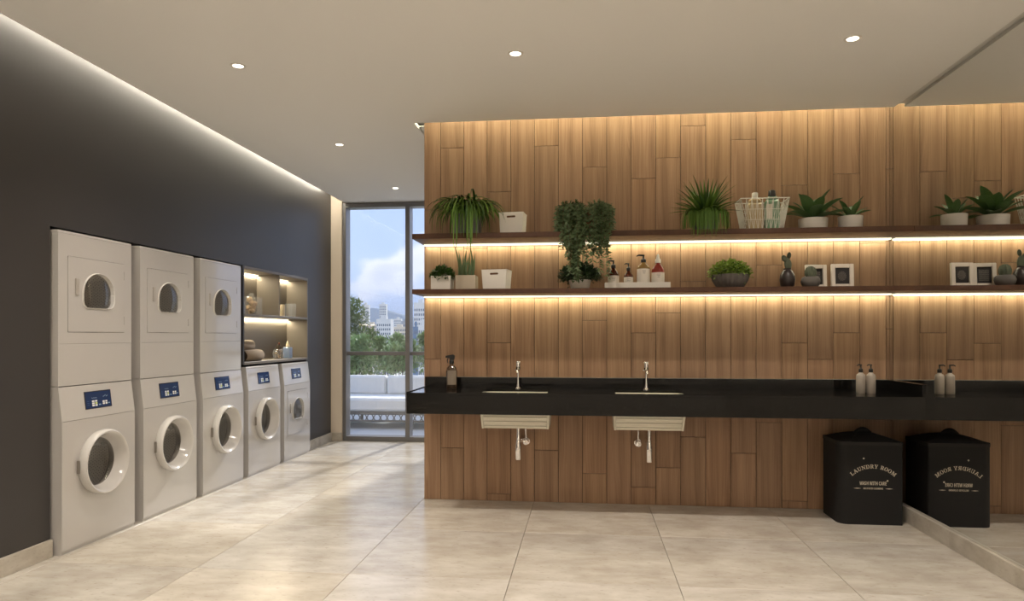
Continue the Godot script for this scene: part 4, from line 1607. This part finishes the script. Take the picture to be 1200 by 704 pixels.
func bottles() -> void:
	var at := P(0.378, SH_LO, 5.10)
	var t := thing("bottle_tray", "long shallow white tray carrying four soap bottles", "tray", at)
	var mb := MB.new()
	mb.box(Vector3(-0.236, 0, -0.055), Vector3(0.236, 0.006, 0.055), 0.001)
	mb.box(Vector3(-0.236, 0.006, 0.049), Vector3(0.236, 0.046, 0.055), 0.001)
	mb.box(Vector3(-0.236, 0.006, -0.055), Vector3(0.236, 0.046, -0.049), 0.001)
	mb.box(Vector3(-0.236, 0.006, -0.049), Vector3(-0.230, 0.046, 0.049), 0.001)
	mb.box(Vector3(0.230, 0.006, -0.049), Vector3(0.236, 0.046, 0.049), 0.001)
	part("tray_body", mb, M.white, t)
	# x, body radius, shoulder height, neck height, glass, cap, label
	for e in [
		[-0.172, 0.041, 0.098, 0.150, M.amber, M.black_plastic, "amber soap bottle with black pump at the tray's left end", 0.045, 0.092],
		[-0.062, 0.034, 0.085, 0.128, M.amber, M.black_plastic, "smallest amber soap bottle with black pump on the tray", 0.030, 0.080],
		[0.047, 0.046, 0.145, 0.188, M.honey, M.black_plastic, "tallest honey-coloured soap bottle with long black pump on the tray", 0.052, 0.140],
		[0.152, 0.046, 0.128, 0.184, M.rose, M.white_satin, "red soap bottle with a white pointed cap on the tray", 0.05, 0.112]]:
		var b := thing("soap_bottle", e[6], "bottle", at + Vector3(e[0], 0.0065, 0), 0.0, "soap bottles on the tray")
		var r: float = e[1]
		part("bottle_glass", lathed([V(0, 0), V(r - 0.004, 0), V(r, 0.005), V(r, e[2]), V(r * 0.92, e[2] + 0.012), V(r * 0.45, e[3] - 0.012), V(r * 0.32, e[3])], 32), e[4], b)
		part("label_band", lathed([V(r + 0.0006, 0.014), V(r + 0.0006, e[8])], 32), M.label, b)
		var ink := MB.new()
		for q in 3:
			var yy: float = e[8] - 0.014 - q * 0.010
			ink.box(Vector3(-0.014 + q * 0.003, yy - 0.0012, r + 0.0006), Vector3(0.014 - q * 0.002, yy + 0.0012, r + 0.0011))
		part("label_lines", ink, M.label_ink, b)
		if e[5] == M.black_plastic:
			pump(b, e[3], r * 0.38, e[5], e[7])
		else:
			part("cap", lathed([V(r * 0.46, e[3]), V(r * 0.46, e[3] + 0.022), V(r * 0.28, e[3] + 0.034), V(r * 0.14, e[3] + 0.062), V(0, e[3] + 0.066)], 20), e[5], b)


func build_counter_things() -> void:
	# spray bottle
	var s := thing("spray_bottle", "brown spray bottle with pale label at the counter's left end", "bottle", P(-1.032, TOP, 5.215))
	part("body", lathed([V(0, 0), V(0.040, 0), V(0.043, 0.005), V(0.043, 0.135), V(0.036, 0.160), V(0.017, 0.180), V(0.015, 0.195)], 32), M.smoke_glass, s)
	part("liquid", lathed([V(0, 0.004), V(0.038, 0.004), V(0.039, 0.120), V(0, 0.120)], 24), mat(Color(0.30, 0.21, 0.15), 0.3), s)
	var lb := MB.new()
	for k in 10:
		var a := -0.15 + 1.75 * k / 10.0
		var b := -0.15 + 1.75 * (k + 1) / 10.0
		var da := Vector3(sin(a - 0.45), 0, cos(a - 0.45))
		var db := Vector3(sin(b - 0.45), 0, cos(b - 0.45))
		for q in 1:
			lb.tri(da * 0.0437 + Vector3(0, 0.03, 0), db * 0.0437 + Vector3(0, 0.03, 0), db * 0.0437 + Vector3(0, 0.14, 0), da, db, db)
			lb.tri(da * 0.0437 + Vector3(0, 0.03, 0), db * 0.0437 + Vector3(0, 0.14, 0), da * 0.0437 + Vector3(0, 0.14, 0), da, db, da)
	part("label_patch", lb, M.spray_label, s)
	part("collar", lathed([V(0.018, 0.190), V(0.019, 0.192), V(0.018, 0.214), V(0.012, 0.222)], 20), M.black_plastic, s)
	var hd := MB.new()
	hd.prism(PackedVector2Array([V(-0.045, 0.236), V(-0.045, 0.252), V(0.012, 0.262), V(0.026, 0.252), V(0.020, 0.222), V(-0.012, 0.218), V(-0.018, 0.236)]), -0.012, 0.012)
	part("spray_head", hd, M.black_plastic, s)
	var tr := MB.new()
	tr.tube([Vector3(-0.026, 0.236, 0), Vector3(-0.034, 0.215, 0), Vector3(-0.028, 0.195, 0)], 0.004, 6)
	part("trigger", tr, M.black_plastic, s)
	for e in [[1.943, "left one of two white pump bottles on the black counter"], [2.011, "right one of two white pump bottles, nearer the mirror"]]:
		var b := thing("pump_bottle", e[1], "bottle", P(e[0], TOP, 5.08), 0.4, "white pump bottles on the counter")
		part("body", lathed([V(0, 0), V(0.028, 0), V(0.031, 0.004), V(0.031, 0.118), V(0.027, 0.132), V(0.014, 0.142), V(0.012, 0.150)], 28), mat(Color(0.66, 0.62, 0.57), 0.35), b)
		pump(b, 0.148, 0.013, M.black_plastic, 0.034)
	# hamper
	var at := P(1.950, 0, 5.09)
	var h := thing("laundry_hamper", "black fabric laundry hamper with white lettering under the counter by the mirror", "hamper", at)
	var plan := PackedVector2Array()
	var hw := 0.210
	var hd_ := 0.165
	for c in [[hw, hd_, 0.012, 0.0], [-hw, hd_, 0.065, PI / 2.0], [-hw, -hd_, 0.02, PI], [hw, -hd_, 0.012, PI * 1.5]]:
		for k in 7:
			var a: float = c[3] + PI / 2.0 * k / 6.0
			plan.append(V(c[0] - signf(c[0]) * c[2] + cos(a) * c[2], c[1] - signf(c[1]) * c[2] + sin(a) * c[2]))
	var body := MB.new()
	body.xf = Transform3D(Basis(Vector3(1, 0, 0), Vector3(0, 0, 1), Vector3(0, -1, 0)), Vector3.ZERO)
	# the plan lies in (x, z); walls rise from the floor to the rim
	body.prism(plan, -0.0, -0.545, true)
	var bd := part("body", body, M.hamper, h)
	var band := MB.new()
	band.xf = body.xf
	var wide := PackedVector2Array()
	for p in plan:
		wide.append(p * 1.014)
	band.prism(wide, -0.545, -0.568, true)
	part("rim_band", band, M.hamper_trim, bd)
	# soft lid arching up to a padded grip
	var lid := MB.new()
	var n := 20
	for i in n:
		var ring0 := []
		var ring1 := []
		for k in plan.size():
			for e in [[i, ring0], [i + 1, ring1]]:
				var f: float = 1.0 - float(e[0]) / n
				e[1].append(Vector3(plan[k].x * f * 0.985, 0.566 + 0.052 * cos(f * PI / 2.0) , plan[k].y * f * 0.985))
		for k in plan.size():
			var q := (k + 1) % plan.size()
			var out := Vector3(plan[k].x, 0.5, plan[k].y).normalized()
			lid.quad(ring0[k], ring0[q], ring1[q], ring1[k], out)
	part("lid", lid, M.hamper, h)
	var grip := MB.new()
	var gp := []
	var gr := []
	for k in 11:
		var f := k / 10.0
		gp.append(Vector3(-0.055 + 0.11 * f, 0.612 + 0.018 * sin(PI * f), 0.02))
		gr.append(0.010 + 0.014 * sin(PI * f))
	grip.tube(gp, gr, 12)
	part("grip", grip, M.hamper, h)
	lettering(bd, Vector3(0.014, 0, hd_ + 0.001))


func text_mesh(s: String, size: float, serif: bool) -> TextMesh:
	var tm := TextMesh.new()
	var f := SystemFont.new()
	f.font_names = PackedStringArray(["Droid Serif" if serif else "Droid Sans"])
	f.font_weight = 700
	tm.font = f
	tm.text = s
	tm.font_size = 32
	tm.pixel_size = size / 32.0
	tm.depth = 0.0008
	return tm


func lettering(t: Node3D, at: Vector3) -> void:
	# arched title, letter by letter on one circle
	var title := "LAUNDRY ROOM"
	var st := SurfaceTool.new()
	st.begin(Mesh.PRIMITIVE_TRIANGLES)
	var widths := []
	var total := 0.0
	for c in title:
		var w: float = 0.013 if c == " " else text_mesh(c, 0.035, true).get_aabb().size.x + 0.0035
		widths.append(w)
		total += w
	var R := 0.21
	var x := -total / 2.0
	var k := 0
	for c in title:
		var mid: float = x + widths[k] / 2.0
		x += widths[k]
		k += 1
		if c == " ":
			continue
		var a := -mid / R
		var b := Basis(Vector3(0, 0, 1), a)
		st.append_from(text_mesh(c, 0.035, true), 0, Transform3D(b, at + Vector3(sin(-a) * R, 0.400 - R + cos(a) * R, 0)))
	put("title_lettering", st.commit(), M.ink, t)
	var l2 := put("motto_lettering", text_mesh("WASH WITH CARE", 0.034, false), M.ink, t)
	l2.position = at + Vector3(0.0, 0.285, 0)
	l2.scale = Vector3(0.62, 1.0, 1.0)
	var l3 := put("small_lettering", text_mesh("DELICATES CLEANING", 0.016, false), M.ink, t)
	l3.position = at + Vector3(0.0, 0.250, 0)
	l3.scale = Vector3(0.78, 1.0, 1.0)
	var rules := MB.new()
	for s in [-1.0, 1.0]:
		rules.xf.origin = at + Vector3(s * 0.104, 0.250, 0)
		rules.prism(PackedVector2Array([V(-0.026, 0), V(0, 0.0032), V(0.026, 0), V(0, -0.0032)]), 0.0, 0.0008)
	part("printed_rule", rules, M.ink, t)
	var dots := MB.new()
	for e in [V(-0.062, 0.455), V(0.094, 0.304)]:
		dots.xf = Transform3D(Basis(Vector3(1, 0, 0), Vector3(0, 0, 1), Vector3(0, -1, 0)), at + Vector3(e.x, e.y, 0))
		dots.lathe([V(0.0, 0.004), V(0.0045, 0.003), V(0.006, 0.0)], 12)
	part("rivet", dots, M.ink, t)


# ---------------------------------------------------------------- balcony and city outside
func leaf_cloud(t: Node3D, called: String, m: Material, blobs: Array, count: int, size: float, seed_: int) -> void:
	var r := RandomNumberGenerator.new()
	r.seed = seed_
	var mb := MB.new()
	for k in count:
		var b = blobs[r.randi_range(0, blobs.size() - 1)]
		var d := Vector3(r.randfn(), r.randfn(), r.randfn()).normalized()
		var p: Vector3 = b[0] + d * b[1] * pow(r.randf(), 0.4)
		small_leaf(mb, p, (d + Vector3(r.randfn(), r.randfn() + 0.3, r.randfn()) * 0.8).normalized(), size * r.randf_range(0.6, 1.3), size * r.randf_range(0.3, 0.6), Vector3.UP)
	part(called, mb, m, t).set_meta("kind", "stuff")


func build_outside() -> void:
	var bf := struct("floor_balcony", boxes([[P(-7.5, -0.20, 11.3), P(1.5, -0.03, 8.40)]]), M.deck)
	bf.set_meta("label", "pale balcony floor outside the window")
	# low white parapet with the planting behind it
	struct("wall_parapet", boxes([[P(-7.5, -0.03, 11.3), P(1.5, 0.42, 11.15)]], 0.01), M.render_white)
	# outdoor sofa
	var t := thing("outdoor_sofa", "white cushioned outdoor sofa on a low grey rope base outside the window", "sofa", P(-3.2, -0.03, 9.9))
	var fr := MB.new()
	fr.box(Vector3(-1.6, 0.20, -0.45), Vector3(1.6, 0.245, 0.45), 0.01)
	part("seat_frame", fr, M.rope, t)
	var lower := MB.new()
	for z in [0.44, -0.44]:
		lower.tube([Vector3(-1.58, 0.115, z), Vector3(1.58, 0.115, z)], 0.014, 8)
	part("lower_rail", lower, M.rope, t)
	var rp := MB.new()
	for k in 64:
		var x := -1.57 + 3.14 * k / 63.0
		rp.tube([Vector3(x, 0.205, 0.44), Vector3(x + (0.05 if k % 2 else -0.05), 0.115, 0.44)], 0.008, 5, false)
	part("rope_weave", rp, M.rope, t).set_meta("kind", "stuff")
	for s in [[-1.5, 0.4], [1.5, 0.4], [-1.5, -0.4], [1.5, -0.4], [-0.25, 0.4], [0.75, 0.4], [-0.25, -0.4], [0.75, -0.4]]:
		var lg := MB.new()
		lg.tube([Vector3(s[0], 0.12, s[1]), Vector3(s[0], 0.0, s[1])], [0.022, 0.018], 10)
		part("leg", lg, M.rope, t)
	var cu := MB.new()
	cu.box(Vector3(-1.6, 0.247, -0.45), Vector3(1.6, 0.435, 0.46), 0.035)
	part("seat_cushion", cu, M.cushion, t)
	for xs in [[-1.6, -0.715], [-0.705, 0.17], [0.18, 0.90], [0.91, 1.6]]:
		var bc := MB.new()
		bc.box(Vector3(xs[0], 0.43, -0.46), Vector3(xs[1], 0.715, -0.26), 0.03)
		part("back_cushion", bc, M.cushion, t)
	# shrubs in a planter behind the parapet
	var pl := thing("planter", "long white planter behind the outdoor sofa", "planter", P(-3.0, -0.2, 11.75))
	part("trough", boxes([[Vector3(-4.5, 0, -1.1), Vector3(4.5, 0.72, 0.40)]], 0.01), M.render_white, pl)
	var names := ["at the left end of the front row", "second in the front row", "in the middle of the front row", "fourth in the front row", "at the right end of the front row", "at the left end of the back row", "second in the back row", "third in the back row", "at the right end of the back row"]
	for k in 9:
		var back := k > 4
		var x := -4.9 + 0.84 * (k - 4.5 if back else float(k))
		var lift := 0.08 * sin(k * 2.1) - (0.02 if back else 0.12)
		var s := thing("shrub", "feathery green balcony shrub %s behind the sofa" % names[k], "shrub", P(x, 0.528, 12.45 if back else 11.72), 0.0, "shrubs in the balcony planter")
		leaf_cloud(s, "foliage", M.shrub, [[Vector3(-0.13, 0.30, 0), 0.21], [Vector3(0.13, 0.30, 0), 0.21], [Vector3(-0.13, 0.44, 0.05), 0.20], [Vector3(0.13, 0.42, 0.0), 0.21], [Vector3(0.0, 0.56 + lift, 0.0), 0.22], [Vector3(-0.2, 0.66 + lift, 0.0), 0.10], [Vector3(0.16, 0.68 + lift * 0.5, 0.0), 0.12]], 3200, 0.075, 60 + k)
		for q in 4:
			var stem := MB.new()
			stem.tube([Vector3(0.05 * q - 0.08, 0, 0), Vector3(0.1 * q - 0.15, 0.5, 0.04)], 0.008, 5)
			part("stem", stem, M.bark, s)
	# tree on the left
	var tr := thing("tree", "dark round-crowned tree at the left edge of the window view", "tree", P(-11.05, -5.55, 30.0))
	var tk := MB.new()
	tk.tube([Vector3(0, 0, 0), Vector3(0.1, 4.0, 0), Vector3(0.3, 6.5, 0)], [0.25, 0.2, 0.1], 10)
	part("trunk", tk, M.bark, tr)
	leaf_cloud(tr, "crown", M.tree, [[Vector3(0.2, 6.6, 0), 1.3], [Vector3(1.2, 6.3, 0.4), 0.95], [Vector3(-0.9, 6.6, 0), 1.0], [Vector3(0.4, 7.7, 0), 0.85], [Vector3(1.0, 5.2, 0), 1.1], [Vector3(-0.2, 5.2, 0), 1.2]], 7000, 0.22, 71)
	# city
	struct("floor_ground", boxes([[P(-6000, -32, 8000), P(6000, -30, 12.2)]]), M.ground)
	building("white slab tower at the left of the far skyline behind the tree", -234.3, -227.4, 32.8, 700, M.render_white, 4)
	building("slim white tower rising highest above the far hill", -277.5, -268.0, 42.9, 900, M.render_white, 4)
	building("broad white apartment block below the slim tower", -162.7, -151.1, 13.3, 520, M.render_white, 7)
	building("cream apartment block right of the broad white block", -173.5, -160.2, 8.2, 600, M.render_cream, 7)
	building("low white block with a flat roof behind the left tree", -211.3, -199.4, 11.2, 640, M.render_cream, 6)
	building("white tower block seen through the narrow right pane", -122.5, -113.1, 24.0, 480, M.render_white, 6)
	building("blue glass block low in the narrow right pane", -76.9, -74.6, 4.4, 300, M.render_blue, 3)
	building("pale low block beside the blue block in the right pane", -69.6, -66.0, 4.9, 280, M.render_white, 4)
	building("grey block just left of the window mullion", -208.8, -198.9, 16.9, 760, M.render_grey, 5)
	building("pale block on the slope between the tower and mullion", -285.3, -274.8, 25.6, 1000, M.render_white, 4)
	# hills
	var hl := MB.new()
	var hp := PackedVector2Array()
	hp.append(V(-4200, -40))
	for k in 61:
		var x := -4200.0 + 5200.0 * k / 60.0
		hp.append(V(x, 118 + 34 * sin(k * 0.55 + 2.2) + 18 * sin(k * 1.37) + 8 * sin(k * 3.1)))
	hp.append(V(1000, -40))
	hl.xf.origin = P(0, 0, 4200)
	hl.prism(hp, -300.0, 0.0)
	struct("terrain_hill", hl, M.hill)
	# city haze in front of the hill
	var fog := FogVolume.new()
	fog.name = "valley_haze"
	fog.size = Vector3(5600, 200, 2700)
	fog.position = P(-1500, 70, 2800)
	var fm := FogMaterial.new()
	fm.albedo = Color(0.84, 0.90, 0.99)
	fm.density = 0.00042
	fog.material = fm
	fog.set_meta("kind", "stuff")
	fog.set_meta("label", "thin blue haze hanging before the far hill")
	add_child(fog)


# a block from xa to xb whose roof stands at height top, d metres off
func building(label: String, xa: float, xb: float, top: float, d: float, m: Material, cols: int) -> void:
	var t := thing("tower_block", label, "building", P((xa + xb) / 2.0, -30, d), 0.0, "far city blocks")
	var w := (xb - xa) / 2.0
	var h := top + 30.0
	part("walls", boxes([[Vector3(-w, 0, -w * 1.4), Vector3(w, h, 0)]]), m, t)
	part("roof_parapet", boxes([[Vector3(-w * 1.02, h, -w * 1.42), Vector3(w * 1.02, h + 0.9, 0.2)], [Vector3(-w * 0.4, h + 0.9, -w), Vector3(w * 0.3, h + 3.2, -w * 0.3)]]), m, t)
	var wn := MB.new()
	var rows := int(h / 3.4)
	for r in range(maxi(0, rows - 22), rows):
		for c in cols:
			var x := -w + 2.0 * w * (c + 0.5) / cols
			var y := 3.4 * r + 1.2
			var a := w / cols * 0.55
			wn.box(Vector3(x - a, y, -0.05), Vector3(x + a, y + 1.7, 0.06))
	part("windows", wn, M.far_window, t).set_meta("kind", "stuff")


func _ready() -> void:
	rng.seed = 20240
	set_view()
	make_materials()
	build_lights()
	build_shell()
	build_machines()
	build_niche()
	build_counter()
	build_shelves()
	build_upper_shelf()
	build_lower_shelf()
	build_counter_things()
	build_outside()
